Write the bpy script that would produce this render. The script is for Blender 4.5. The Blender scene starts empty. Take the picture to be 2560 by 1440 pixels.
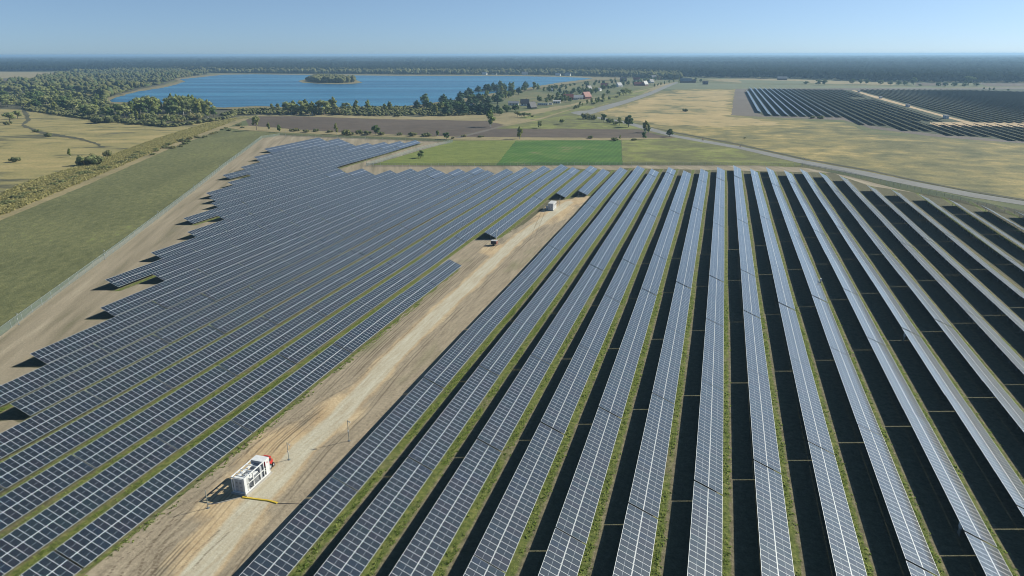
import bpy, bmesh, math, random
import numpy as np
from mathutils import Vector, Matrix

# ---------------------------------------------------------------- camera, sky, sun, exposure
S = bpy.context.scene
C = S.collection
RX = Vector((0.9588840361, 0.2837933902, -0.0016483345))
UX = Vector((-0.0904849950, 0.3112263179, 0.9460183110))
FX = Vector((-0.2689867487, 0.9069727067, -0.3241089914))
CAMZ = 60.222
cam = bpy.data.cameras.new('camera'); co = bpy.data.objects.new('camera', cam); C.objects.link(co)
M = Matrix((RX, UX, -FX)).transposed().to_4x4(); M.translation = Vector((0, 0, CAMZ))
co.matrix_world = M
cam.sensor_width = 36; cam.lens = 1706 / 2560 * 36
cam.clip_start = 1; cam.clip_end = 90000
S.camera = co

SUN_EL, SUN_AZ = math.radians(31.8), math.radians(41.8)      # azimuth counted from +X towards +Y
w = bpy.data.worlds.new('World'); S.world = w; w.use_nodes = True
nt = w.node_tree; bg = nt.nodes['Background']
sky = nt.nodes.new('ShaderNodeTexSky'); sky.sky_type = 'NISHITA'; sky.sun_disc = False
sky.sun_elevation = SUN_EL; sky.sun_rotation = math.pi / 2 - SUN_AZ
sky.air_density = 0.55; sky.dust_density = 0.30; sky.ozone_density = 3.6; sky.altitude = 1000
# the air near the horizon is a little darker and bluer than the clean model sky
tc = nt.nodes.new('ShaderNodeTexCoord'); sx = nt.nodes.new('ShaderNodeSeparateXYZ'); nt.links.new(tc.outputs['Generated'], sx.inputs[0])
cr = nt.nodes.new('ShaderNodeValToRGB'); e_ = cr.color_ramp.elements
e_[0].position = 0.0; e_[0].color = (0.64, 0.71, 0.80, 1); e_[1].position = 0.09; e_[1].color = (1.07, 1.01, 0.91, 1)
el = e_.new(0.3); el.color = (0.93, 1.13, 1.03, 1)
mm = nt.nodes.new('ShaderNodeMix'); mm.data_type = 'RGBA'; mm.blend_type = 'MULTIPLY'; mm.inputs[0].default_value = 1.0
nt.links.new(sx.outputs[2], cr.inputs[0]); nt.links.new(sky.outputs[0], mm.inputs[6]); nt.links.new(cr.outputs[0], mm.inputs[7])
nt.links.new(mm.outputs[2], bg.inputs[0]); bg.inputs[1].default_value = 0.086
sd = bpy.data.lights.new('sun', 'SUN'); sd.energy = 5.0; sd.angle = math.radians(0.53); sd.color = (0.99, 0.95, 0.82)
so = bpy.data.objects.new('sun', sd); C.objects.link(so)
sv = Vector((math.cos(SUN_EL) * math.cos(SUN_AZ), math.cos(SUN_EL) * math.sin(SUN_AZ), math.sin(SUN_EL)))
so.rotation_euler = sv.to_track_quat('Z', 'Y').to_euler(); so.location = (0, 0, 100)
S.view_settings.view_transform = 'Standard'; S.view_settings.look = 'None'
S.view_settings.gamma = 1; S.view_settings.exposure = 0.45
S.render.engine = 'CYCLES'
cy = S.cycles
cy.use_denoising = True; cy.max_bounces = 6; cy.diffuse_bounces = 2; cy.glossy_bounces = 3
cy.transmission_bounces = 2; cy.volume_bounces = 0; cy.transparent_max_bounces = 12
cy.use_adaptive_sampling = True; cy.adaptive_threshold = 0.01
cy.filter_width = 1.0
cy.sample_clamp_indirect = 4; cy.sample_clamp_direct = 12
S.render.film_transparent = False

rnd = random.Random(7)

# ---------------------------------------------------------------- helpers
def G(px, py, z=0.0):
    """point of the photograph (2560x1440) carried along its sight line to height z"""
    d = FX * 1706 + RX * (px - 1280) + UX * (720 - py)
    t = (z - CAMZ) / d.z
    return Vector((d.x * t, d.y * t, z))
def px_size(p):                               # metres per photograph pixel at p
    v = Vector((p[0], p[1], p[2] - CAMZ)); return v.dot(FX) / 1706
def PJ(p):
    v = Vector((p[0], p[1], p[2] - CAMZ)); d = v.dot(FX)
    if d < 1: return None
    return 1280 + 1706 * v.dot(RX) / d, 720 - 1706 * v.dot(UX) / d
def tag(o, label=None, cat=None, group=None, kind=None):
    if label: o['label'] = label
    if cat: o['category'] = cat
    if group: o['group'] = group
    if kind: o['kind'] = kind
    return o
def empty(name, loc=(0, 0, 0), rz=0):
    o = bpy.data.objects.new(name, None); C.objects.link(o); o.location = loc
    o.rotation_euler = (0, 0, rz); o.empty_display_size = 0.5; return o
def ob(name, me, parent=None, loc=(0, 0, 0), rot=(0, 0, 0), scale=(1, 1, 1)):
    o = bpy.data.objects.new(name, me); C.objects.link(o); o.parent = parent
    o.location = loc; o.rotation_euler = rot; o.scale = scale; return o
class MB:
    """collects faces, then becomes one mesh"""
    def __init__(s): s.v = []; s.f = []; s.m = []
    def face(s, pts, m=0):
        n = len(s.v); s.v += [tuple(p) for p in pts]; s.f.append(tuple(range(n, n + len(pts)))); s.m.append(m); return s
    def box(s, x0, x1, y0, y1, z0, z1, m=0, T=None):
        p = [Vector((x, y, z)) for z in (z0, z1) for y in (y0, y1) for x in (x0, x1)]
        if T: p = [T @ q for q in p]
        n = len(s.v); s.v += [tuple(q) for q in p]
        for q in ((0, 2, 3, 1), (4, 5, 7, 6), (0, 1, 5, 4), (2, 6, 7, 3), (0, 4, 6, 2), (1, 3, 7, 5)):
            s.f.append(tuple(n + i for i in q)); s.m.append(m)
        return s
    def tube(s, a, b, r0, r1=None, n=6, m=0, cap=True):
        a, b = Vector(a), Vector(b); r1 = r0 if r1 is None else r1
        d = (b - a).normalized(); u = d.orthogonal().normalized(); v = d.cross(u); k = len(s.v)
        for c, r in ((a, r0), (b, r1)):
            for i in range(n):
                t = 2 * math.pi * i / n; s.v.append(tuple(c + u * math.cos(t) * r + v * math.sin(t) * r))
        for i in range(n):
            s.f.append((k + i, k + (i + 1) % n, k + n + (i + 1) % n, k + n + i)); s.m.append(m)
        if cap:
            s.f.append(tuple(k + n + i for i in range(n))); s.m.append(m)
            s.f.append(tuple(k + n - 1 - i for i in range(n))); s.m.append(m)
        return s
    def mesh(s, name, mats, smooth=False):
        me = bpy.data.meshes.new(name); me.from_pydata(s.v, [], s.f)
        for m in (mats if isinstance(mats, (list, tuple)) else [mats]): me.materials.append(m)
        me.polygons.foreach_set('material_index', s.m)
        if smooth: me.polygons.foreach_set('use_smooth', [True] * len(s.f))
        me.update(); return me

# ---------------------------------------------------------------- materials
def new_mat(name):
    m = bpy.data.materials.new(name); m.use_nodes = True
    n = m.node_tree.nodes; return m, m.node_tree, n['Principled BSDF']
def N(nt, t, **k):
    n = nt.nodes.new('ShaderNode' + t)
    for a, b in k.items(): setattr(n, a, b)
    return n
def math_(nt, op, a, b=None, clamp=False):
    n = N(nt, 'Math', operation=op); n.use_clamp = clamp
    for i, x in enumerate((a, b)):
        if x is None: continue
        if hasattr(x, 'type') or hasattr(x, 'is_linked'): nt.links.new(x, n.inputs[i])
        else: n.inputs[i].default_value = x
    return n.outputs[0]
def mixc(nt, f, a, b, mode='MIX'):
    n = N(nt, 'Mix', data_type='RGBA', blend_type=mode)
    for i, x in ((0, f), (6, a), (7, b)):
        if hasattr(x, 'is_linked'): nt.links.new(x, n.inputs[i])
        elif i == 0: n.inputs[0].default_value = x
        else: n.inputs[i].default_value = (*x, 1)
    return n.outputs[2]
def ramp(nt, fac, stops):
    n = N(nt, 'ValToRGB'); e = n.color_ramp.elements
    while len(e) < len(stops): e.new(0.5)
    for el, (p, c) in zip(e, stops): el.position = p; el.color = (*c, 1) if len(c) == 3 else c
    nt.links.new(fac, n.inputs[0]); return n.outputs[0]
def noise(nt, co_, scale, detail=5, rough=0.55, dist=0.0):
    n = N(nt, 'TexNoise'); n.inputs['Scale'].default_value = scale; n.inputs['Detail'].default_value = detail
    n.inputs['Roughness'].default_value = rough; n.inputs['Distortion'].default_value = dist
    nt.links.new(co_, n.inputs['Vector']); return n.outputs['Fac']
def world_co(nt, rotz=0, sc=(1, 1, 1)):
    g = N(nt, 'NewGeometry'); mp = N(nt, 'Mapping'); mp.vector_type = 'TEXTURE'
    mp.inputs['Rotation'].default_value = (0, 0, rotz); mp.inputs['Scale'].default_value = tuple(1 / q for q in sc)    # sc = frequency along the turned axes
    nt.links.new(g.outputs['Position'], mp.inputs[0]); return mp.outputs[0]
def flat(name, col, rough=0.6, metal=0.0, spec=0.5):
    m, nt, b = new_mat(name); b.inputs['Base Color'].default_value = (*col, 1)
    b.inputs['Roughness'].default_value = rough; b.inputs['Metallic'].default_value = metal
    b.inputs['Specular IOR Level'].default_value = spec
    c = world_co(nt); f = noise(nt, c, 1.7, 4)
    nt.links.new(mixc(nt, 1.0, (*col,), ramp(nt, f, [(0.3, (0.82, 0.82, 0.82)), (0.7, (1, 1, 1))]), 'MULTIPLY'), b.inputs['Base Color'])
    return m
def land(name, stops, big=0.02, mid=0.12, fine=1.5, rotz=0, stretch=(1, 1, 1), wb=0.5, fine_amt=0.35, bump=0.3, rows=None, rowamt=0.25, con=2.4):
    """soil or grass: large patches + middle mottling drive a ramp; fine grain and bump on top"""
    m, nt, b = new_mat(name)
    c = world_co(nt, rotz, stretch); c2 = world_co(nt)
    a = noise(nt, c, big, 4, 0.6, 0.6); d = noise(nt, c, mid, 6, 0.6, 0.3)
    f = math_(nt, 'ADD', math_(nt, 'MULTIPLY', a, wb), math_(nt, 'MULTIPLY', d, 1 - wb))
    f = math_(nt, 'ADD', math_(nt, 'MULTIPLY', math_(nt, 'SUBTRACT', f, 0.5), con), 0.5, True)
    col = ramp(nt, f, stops)
    g = noise(nt, c2, fine, 5, 0.7)
    lo = 1 - fine_amt
    col = mixc(nt, 1.0, col, ramp(nt, g, [(0.25, (lo, lo, lo)), (0.75, (1.15, 1.15, 1.15))]), 'MULTIPLY')
    if rows:
        ang, per = rows
        wv = N(nt, 'TexWave', wave_type='BANDS', bands_direction='X'); wv.inputs['Scale'].default_value = 0.314 / per
        wv.inputs['Distortion'].default_value = 1.2; wv.inputs['Detail'].default_value = 2; wv.inputs['Detail Scale'].default_value = 0.3
        nt.links.new(world_co(nt, ang), wv.inputs[0])
        l2 = 1 - rowamt
        col = mixc(nt, 1.0, col, ramp(nt, wv.outputs['Fac'], [(0, (l2, l2, l2)), (1, (1.05, 1.05, 1.05))]), 'MULTIPLY')
    nt.links.new(col, b.inputs['Base Color'])
    b.inputs['Roughness'].default_value = 0.95; b.inputs['Specular IOR Level'].default_value = 0.15
    bp = N(nt, 'Bump'); bp.inputs['Strength'].default_value = bump; bp.inputs['Distance'].default_value = 0.4
    nt.links.new(g, bp.inputs['Height']); nt.links.new(bp.outputs[0], b.inputs['Normal'])
    return m
def leafy(name, cols, trans=0.25, gain=1.75, var=0.7):
    cols = [tuple(x * gain for x in c) for c in cols]
    m, nt, b = new_mat(name)
    oi = N(nt, 'ObjectInfo'); g = N(nt, 'NewGeometry')
    r = math_(nt, 'FRACT', math_(nt, 'ADD', math_(nt, 'MULTIPLY', oi.outputs['Random'], 0.75), math_(nt, 'MULTIPLY', g.outputs['Random Per Island'], 0.4)))
    n = len(cols)
    col = ramp(nt, r, [(i / (n - 1) * 0.98, c) for i, c in enumerate(cols)])
    v = math_(nt, 'ADD', 1 - var / 2, math_(nt, 'MULTIPLY', g.outputs['Random Per Island'], var))
    hs = N(nt, 'HueSaturation'); nt.links.new(v, hs.inputs['Value']); nt.links.new(col, hs.inputs['Color'])
    nt.links.new(hs.outputs[0], b.inputs['Base Color'])
    b.inputs['Roughness'].default_value = 0.8; b.inputs['Specular IOR Level'].default_value = 0.0 if trans == 0 else 0.15
    tr = N(nt, 'BsdfTranslucent'); nt.links.new(hs.outputs[0], tr.inputs[0])
    mx = N(nt, 'MixShader'); mx.inputs[0].default_value = trans
    nt.links.new(b.outputs[0], mx.inputs[1]); nt.links.new(tr.outputs[0], mx.inputs[2])
    nt.links.new(mx.outputs[0], nt.nodes['Material Output'].inputs[0])
    return m

M_alu = flat('frame_aluminium', (0.56, 0.59, 0.61), 0.45, 0.1)
M_galv = flat('galvanised_steel', (0.30, 0.32, 0.33), 0.5, 0.6)
M_back = flat('module_back', (0.035, 0.042, 0.055), 0.45)
def glass_mat():
    m, nt, b = new_mat('solar_glass')
    uv = N(nt, 'UVMap'); sp = N(nt, 'SeparateXYZ'); nt.links.new(uv.outputs[0], sp.inputs[0])
    oi = N(nt, 'ObjectInfo'); g = N(nt, 'NewGeometry')
    r = math_(nt, 'FRACT', math_(nt, 'ADD', math_(nt, 'MULTIPLY', oi.outputs['Random'], 7.31), math_(nt, 'MULTIPLY', g.outputs['Random Per Island'], 3.17)))
    col = ramp(nt, r, [(0, (0.008, 0.013, 0.020)), (0.35, (0.009, 0.017, 0.023)), (0.6, (0.014, 0.014, 0.021)), (0.85, (0.009, 0.020, 0.024)), (1, (0.008, 0.015, 0.030))])
    # half-cut middle gap, white backsheet edge and faint cell rows
    mid = math_(nt, 'LESS_THAN', math_(nt, 'ABSOLUTE', math_(nt, 'SUBTRACT', sp.outputs[0], 0.5)), 0.0085)
    eu = math_(nt, 'GREATER_THAN', math_(nt, 'ABSOLUTE', math_(nt, 'SUBTRACT', sp.outputs[0], 0.5)), 0.494)
    ev = math_(nt, 'GREATER_THAN', math_(nt, 'ABSOLUTE', math_(nt, 'SUBTRACT', sp.outputs[1], 0.5)), 0.488)
    edge = math_(nt, 'MAXIMUM', eu, ev)
    cell = math_(nt, 'LESS_THAN', math_(nt, 'FRACT', math_(nt, 'MULTIPLY', sp.outputs[1], 6.0)), 0.045)
    col = mixc(nt, math_(nt, 'MULTIPLY', cell, 0.10), col, (0.5, 0.5, 0.52))
    col = mixc(nt, math_(nt, 'MULTIPLY', mid, 0.55), col, (0.55, 0.58, 0.6))
    col = mixc(nt, math_(nt, 'MULTIPLY', edge, 0.42), col, (0.62, 0.64, 0.66))
    nt.links.new(col, b.inputs['Base Color'])
    dust = noise(nt, world_co(nt), 0.35, 3)
    b.inputs['Roughness'].default_value = 0.3
    nt.links.new(math_(nt, 'ADD', 0.07, math_(nt, 'MULTIPLY', dust, 0.10)), b.inputs['Roughness'])
    b.inputs['IOR'].default_value = 2.15
    b.inputs['Sheen Weight'].default_value = 0.55; b.inputs['Sheen Roughness'].default_value = 0.35; b.inputs['Sheen Tint'].default_value = (0.75, 0.9, 1.0, 1)
    b.inputs['Coat Weight'].default_value = 0.3; b.inputs['Coat Roughness'].default_value = 0.62; b.inputs['Coat IOR'].default_value = 1.5
    return m
M_glass = glass_mat()

# ---------------------------------------------------------------- ground and fields (thin sheets, each above the one below)
GZ = [0.0]
def jag(pts, step, amp, seed, closed=True):
    """outline resampled every `step` metres and roughened so that no field edge is a ruler line"""
    r = random.Random(seed); out = []
    n = len(pts)
    for i in range(n if closed else n - 1):
        a, b = pts[i], pts[(i + 1) % n]; L = (b - a).length; k = max(1, int(L / step))
        nrm = Vector((-(b - a).y, (b - a).x, 0)).normalized() if L > 0 else Vector((0, 0, 0))
        for j in range(k):
            out.append(a.lerp(b, j / k) + nrm * (r.uniform(-amp, amp) if j else 0))
    return out
def sheet(name, pts, mat, z=None, step=6, amp=0.5, world=False, seed=1):
    P = [Vector((p[0], p[1], 0)) if world else G(*p) for p in pts]
    P = [Vector((p.x, p.y, 0)) for p in P]
    if z is None: GZ[0] += 0.003; z = GZ[0]
    if step: P = jag(P, step, amp, seed + len(name))
    bm = bmesh.new(); vs = [bm.verts.new((p.x, p.y, z)) for p in P]
    f = bm.faces.new(vs); f.normal_update()
    if f.normal.z < 0: f.normal_flip()
    bmesh.ops.triangulate(bm, faces=[f])
    me = bpy.data.meshes.new(name); bm.to_mesh(me); bm.free(); me.materials.append(mat)
    o = ob(name, me); tag(o, kind='structure'); return o

M_mead = land('meadow', [(0, (0.075, 0.095, 0.050)), (0.4, (0.12, 0.14, 0.065)), (0.7, (0.20, 0.18, 0.085)), (1, (0.27, 0.22, 0.11))], 0.006, 0.05, 0.8)
M_gold = land('golden_meadow', [(0, (0.12, 0.125, 0.065)), (0.2, (0.19, 0.18, 0.09)), (0.4, (0.33, 0.265, 0.13)), (1, (0.46, 0.345, 0.17))], 0.010, 0.05, 0.7, wb=0.5, con=3.6, fine_amt=0.2)
M_mix = land('dry_meadow', [(0, (0.11, 0.115, 0.055)), (0.35, (0.18, 0.17, 0.08)), (0.65, (0.27, 0.23, 0.095)), (1, (0.44, 0.34, 0.145))], 0.012, 0.055, 0.7, wb=0.4, con=3.8)
M_olive = land('mown_grass', [(0, (0.112, 0.122, 0.055)), (0.5, (0.158, 0.166, 0.076)), (0.8, (0.195, 0.198, 0.09)), (1, (0.21, 0.24, 0.085))], 0.03, 0.45, 1.6, wb=0.4, con=3.4, fine_amt=0.45, bump=0.5, rotz=math.radians(117), stretch=(0.6, 1, 1))
M_tan = land('dry_grass', [(0, (0.16, 0.15, 0.085)), (0.4, (0.27, 0.23, 0.125)), (1, (0.38, 0.31, 0.17))], 0.02, 0.12, 1.0)
M_left = land('heath_meadow', [(0, (0.085, 0.085, 0.055)), (0.25, (0.13, 0.125, 0.07)), (0.40, (0.27, 0.24, 0.105)), (0.70, (0.35, 0.29, 0.13)), (1, (0.42, 0.33, 0.16))], 0.011, 0.06, 0.6, wb=0.5, rotz=math.radians(16), stretch=(0.6, 1.4, 1), con=3.4)
M_weed = land('tall_weeds', [(0, (0.06, 0.08, 0.04)), (0.25, (0.13, 0.125, 0.075)), (0.5, (0.22, 0.21, 0.09)), (0.7, (0.30, 0.26, 0.10)), (1, (0.40, 0.32, 0.17))], 0.08, 0.45, 1.3, wb=0.35, fine_amt=0.55, bump=1.0, con=3.4)
M_green = land('young_crop', [(0, (0.060, 0.125, 0.030)), (0.5, (0.078, 0.165, 0.034)), (0.75, (0.11, 0.185, 0.045)), (1, (0.19, 0.19, 0.09))], 0.018, 0.07, 1.2, rows=(0, 3.0), rowamt=0.14, con=3.6)
M_lime = land('lime_grass', [(0, (0.125, 0.16, 0.045)), (0.5, (0.18, 0.215, 0.058)), (1, (0.25, 0.27, 0.08))], 0.012, 0.15, 1.2, fine_amt=0.4, con=3)
M_olv2 = land('patchy_grass', [(0, (0.11, 0.12, 0.055)), (0.45, (0.165, 0.17, 0.07)), (0.7, (0.215, 0.235, 0.07)), (1, (0.29, 0.28, 0.11))], 0.02, 0.09, 1.0, fine_amt=0.4, con=3.4)
M_plough = land('ploughed_soil', [(0, (0.090, 0.073, 0.058)), (0.5, (0.125, 0.10, 0.078)), (1, (0.17, 0.137, 0.105))], 0.01, 0.08, 1.5, rows=(math.radians(106), 5), rowamt=0.13)
M_bare = land('bare_soil', [(0, (0.13, 0.115, 0.10)), (0.5, (0.165, 0.145, 0.125)), (1, (0.20, 0.175, 0.15))], 0.012, 0.09, 1.5)
M_grn3 = land('pale_pasture', [(0, (0.13, 0.155, 0.095)), (0.5, (0.165, 0.185, 0.11)), (1, (0.21, 0.215, 0.13))], 0.006, 0.03, 0.4)
M_perim = land('perimeter_soil', [(0, (0.18, 0.165, 0.105)), (0.3, (0.26, 0.222, 0.155)), (0.7, (0.33, 0.28, 0.20)), (1, (0.42, 0.365, 0.265))], 0.03, 0.25, 2.5, rotz=math.radians(117), stretch=(0.07, 1, 1), wb=0.3, fine_amt=0.3, con=3.2)
M_soil = land('track_soil', [(0, (0.17, 0.135, 0.09)), (0.3, (0.26, 0.205, 0.14)), (0.65, (0.33, 0.26, 0.175)), (1, (0.42, 0.33, 0.21))], 0.05, 0.45, 2.6, stretch=(1, 0.12, 1), wb=0.3, fine_amt=0.35)
M_sand = land('pale_sand', [(0, (0.36, 0.27, 0.16)), (0.5, (0.47, 0.355, 0.215)), (1, (0.56, 0.44, 0.29))], 0.08, 0.6, 2.5, rotz=math.radians(10), stretch=(1, 0.3, 1), wb=0.4, fine_amt=0.25)
M_grav = land('gravel_track', [(0, (0.40, 0.36, 0.28)), (0.4, (0.50, 0.475, 0.385)), (1, (0.59, 0.565, 0.47))], 0.1, 0.8, 4.0, stretch=(1, 0.07, 1), wb=0.3, fine_amt=0.16)
M_asph = land('road_asphalt', [(0, (0.17, 0.17, 0.16)), (0.5, (0.215, 0.215, 0.205)), (1, (0.26, 0.26, 0.25))], 0.04, 0.4, 3.0, fine_amt=0.15, bump=0.1)
M_park = land('park_grass', [(0, (0.045, 0.055, 0.035)), (0.5, (0.065, 0.078, 0.045)), (1, (0.095, 0.10, 0.06))], 0.02, 0.15, 0.8)
M_reed = land('reed_bed', [(0, (0.14, 0.13, 0.07)), (0.5, (0.22, 0.19, 0.10)), (1, (0.30, 0.245, 0.14))], 0.02, 0.15, 0.8)
M_heath = land('scrub_ground', [(0, (0.06, 0.065, 0.045)), (0.5, (0.095, 0.095, 0.062)), (1, (0.15, 0.14, 0.08))], 0.03, 0.15, 0.8)

PITCH, X0, TAU, TL = 8.381, -44.989, 0.40414, 4.418
def strip_mat(per=PITCH):
    """soil between the table rows: green grass grows along each lower table edge, soil under and behind the tables darkened as painted shade"""
    m, nt, b = new_mat('array_soil')
    g = N(nt, 'NewGeometry'); sp = N(nt, 'SeparateXYZ'); nt.links.new(g.outputs['Position'], sp.inputs[0])
    c = world_co(nt); wob = noise(nt, world_co(nt, 0, (1, 0.5, 1)), 0.9, 5, 0.7)
    x = math_(nt, 'ADD', math_(nt, 'SUBTRACT', sp.outputs[0], X0), math_(nt, 'MULTIPLY', math_(nt, 'SUBTRACT', wob, 0.5), 1.5))
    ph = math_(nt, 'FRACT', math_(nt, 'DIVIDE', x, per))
    green = ramp(nt, ph, [(0.0, (1, 1, 1)), (0.10, (1, 1, 1)), (0.15, (0, 0, 0)), (0.90, (0, 0, 0)), (0.97, (1, 1, 1))])
    pat = noise(nt, c, 0.09, 3, 0.6)
    gr = math_(nt, 'MULTIPLY', green, math_(nt, 'MULTIPLY', math_(nt, 'SUBTRACT', pat, 0.24), 5.0, True), True)
    f1 = noise(nt, c, 1.1, 7, 0.72); f2 = noise(nt, c, 5.0, 3, 0.6)
    soil = ramp(nt, f1, [(0.3, (0.10, 0.088, 0.056)), (0.5, (0.20, 0.172, 0.112)), (0.7, (0.30, 0.255, 0.17))])
    grass = ramp(nt, f1, [(0.32, (0.05, 0.075, 0.02)), (0.5, (0.13, 0.16, 0.045)), (0.68, (0.25, 0.25, 0.085))])
    under_shade = ramp(nt, ph, [(0.15, (0, 0, 0)), (0.22, (1, 1, 1)), (0.88, (1, 1, 1)), (0.95, (0, 0, 0))])   # table shade painted in: soil under and behind the tables made darker
    soil = mixc(nt, math_(nt, 'MULTIPLY', under_shade, 0.6), soil, (0.075, 0.085, 0.045))
    col = mixc(nt, gr, soil, grass)
    col = mixc(nt, 1.0, col, ramp(nt, f2, [(0.3, (0.72, 0.72, 0.72)), (0.7, (1.12, 1.12, 1.12))]), 'MULTIPLY')
    nt.links.new(col, b.inputs['Base Color']); b.inputs['Roughness'].default_value = 0.95; b.inputs['Specular IOR Level'].default_value = 0.1
    bp = N(nt, 'Bump'); bp.inputs['Strength'].default_value = 0.6; bp.inputs['Distance'].default_value = 0.4
    nt.links.new(f1, bp.inputs['Height']); nt.links.new(bp.outputs[0], b.inputs['Normal'])
    return m
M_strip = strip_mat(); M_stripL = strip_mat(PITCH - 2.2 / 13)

# base land to the horizon
bm = MB(); R_ = 30000
bm.face([(-R_, -R_ * 0.3, 0), (R_, -R_ * 0.3, 0), (R_, R_, 0), (-R_, R_, 0)])
tag(ob('ground', bm.mesh('ground', M_mead)), kind='structure')

sheet('meadow', [(-60, 262), (60, 276), (240, 300), (430, 318), (540, 300), (600, 288), (640, 290), (560, 318), (430, 365), (225, 455), (0, 548), (-300, 640)], M_left, amp=1)
sheet('scrub_land', [(-80, 215), (90, 205), (200, 178), (430, 178), (520, 186), (440, 200), (400, 215), (280, 240), (250, 258), (600, 268), (760, 268), (1010, 266), (1170, 285), (1000, 296), (640, 288), (540, 302), (430, 318), (240, 298), (60, 274), (-80, 270)], M_heath, step=12, amp=3)
sheet('weed_verge', [(-300, 600), (0, 486), (80, 452), (170, 425), (280, 388), (400, 345), (520, 308), (600, 290), (632, 291), (560, 318), (430, 365), (225, 455), (0, 548), (-300, 668)], M_weed, step=4, amp=1.2)
sheet('dry_path', [(-300, 652), (0, 538), (222, 447), (430, 358), (560, 312), (608, 296), (622, 297), (566, 320), (434, 368), (228, 458), (0, 552), (-300, 674)], M_tan, step=4, amp=0.5)
sheet('mown_grass', [(-300, 674), (0, 552), (228, 458), (434, 368), (566, 324), (600, 326), (700, 332), (1140, 350), (1150, 358), (660, 342), (655, 345), (560, 413), (400, 533), (200, 680), (0, 840), (-300, 1080)], M_olive, step=5, amp=0.4)
sheet('golden_meadow', [(1482, 285), (1570, 258), (1650, 232), (1700, 222), (1840, 222), (1828, 288), (1900, 297), (2110, 306), (2180, 334), (2330, 346), (2440, 355), (2700, 372), (2700, 540), (2560, 502), (2290, 454), (2170, 429), (2020, 402), (1850, 362), (1700, 333), (1630, 318), (1560, 300)], M_mix, step=10, amp=1.5)
sheet('golden_field', [(1500, 284), (1570, 262), (1650, 238), (1700, 228), (1832, 226), (1822, 292), (1900, 300), (1960, 312), (1800, 318), (1650, 312), (1560, 297)], M_gold, step=9, amp=9)
sheet('pasture', [(1640, 222), (1700, 206), (1760, 208), (2000, 213), (2300, 218), (2700, 226), (2700, 240), (2300, 226), (1840, 222), (1700, 224)], M_grn3, step=20, amp=2)
sheet('bare_strip', [(1838, 222), (1868, 222), (2700, 218), (2700, 372), (2560, 358), (2440, 350), (2330, 341), (2250, 330), (2180, 322), (2110, 300), (1990, 296), (1828, 288)], M_bare, step=10, amp=1)
sheet('park_ground', [(1864, 226), (2700, 222), (2700, 368), (2560, 354), (2440, 343), (2335, 335), (2250, 324), (2175, 314), (2105, 292), (1915, 291), (1896, 284)], M_park, step=10, amp=1)
sheet('green_meadow', [(1240, 320), (1330, 302), (1430, 286), (1480, 287), (1570, 303), (1605, 323), (1225, 321)], M_olv2, amp=1)
sheet('tan_field', [(1030, 294), (1150, 284), (1280, 282), (1420, 262), (1560, 232), (1660, 208), (1690, 206), (1600, 238), (1500, 264), (1440, 280), (1330, 298), (1265, 313), (1100, 301), (1000, 297)], M_tan, step=8, amp=2)
sheet('village_green', [(1290, 296), (1420, 268), (1540, 236), (1640, 214), (1600, 238), (1500, 264), (1440, 280), (1340, 298)], M_olv2, step=6, amp=2)
sheet('dry_field', [(640, 288), (760, 285), (1000, 290), (1100, 297), (1000, 299), (760, 291), (645, 291)], M_tan, amp=1)
sheet('ploughed_field', [(615, 300), (640, 291), (760, 291), (950, 298), (1100, 300), (1215, 303), (1262, 312), (1232, 320), (1140, 342), (1085, 340), (870, 332), (760, 325), (620, 314)], M_plough, amp=0.8)
sheet('ploughed_field', [(1232, 322), (1420, 322), (1598, 324), (1640, 336), (1700, 345), (1540, 346), (1150, 342)], M_plough, amp=0.6)
sheet('grass_bank', [(560, 318), (620, 314), (760, 325), (870, 332), (1085, 340), (1150, 342), (1540, 345), (1700, 344), (1700, 350), (1290, 351), (1140, 349), (700, 331), (600, 325)], M_tan, step=3, amp=0.8)
sheet('lime_field', [(930, 413), (1132, 352), (1290, 351), (1240, 413)], M_lime, amp=0.4)
sheet('crop_field', [(1290, 351), (1552, 351), (1557, 412), (1240, 413)], M_green, amp=0.3)
sheet('patchy_field', [(1553, 351), (1700, 344), (1780, 360), (1850, 374), (2005, 410), (1990, 418), (1557, 412)], M_olv2, amp=0.4)
sheet('perimeter_track', [(-300, 1080), (0, 842), (200, 682), (400, 534), (560, 414), (655, 346), (700, 338), (900, 346), (1130, 355), (1050, 376), (925, 413), (1240, 415), (1560, 413), (1900, 414), (2020, 420), (2120, 440), (2250, 474), (2400, 508), (2560, 546), (2800, 610),
    (2800, 900), (2200, 900), (1400, 800), (700, 1000), (-100, 1500), (-500, 1440)], M_perim, step=3, amp=0.3)
# ground of the array itself
def XK(k):
    d = 0
    if k < 0: d = 2.2 * min(1, -k / 13) + (0.5 * min(1, (-k - 13) / 15) if k < -13 else 0)
    if k > 15: d = 0.75 * (k - 15)
    return X0 + PITCH * k + d
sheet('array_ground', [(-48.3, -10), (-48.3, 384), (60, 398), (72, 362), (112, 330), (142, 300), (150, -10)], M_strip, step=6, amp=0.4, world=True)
GZ[0] += 0.003; Z_LEFT = GZ[0]
CL = [Vector((G(*q).x, G(*q).y)) for q in [(395, 1560), (490, 1440), (640, 1255), (760, 1120), (860, 1030), (962, 915), (1062, 815), (1180, 705), (1290, 600), (1366, 545), (1422, 506)]]
SANDS = [(G(600, 1215).xy, 9.0, 3.6), (G(700, 1120).xy, 8.0, 5.5), (G(840, 1030).xy, 8.0, 4.4), (G(560, 1330).xy, 8.0, 4.0), (G(1385, 530).xy, 20.0, 7.0), (G(1430, 502).xy, 12.0, 7.0), (G(1240, 625).xy, 7.0, 5.0)]
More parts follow.
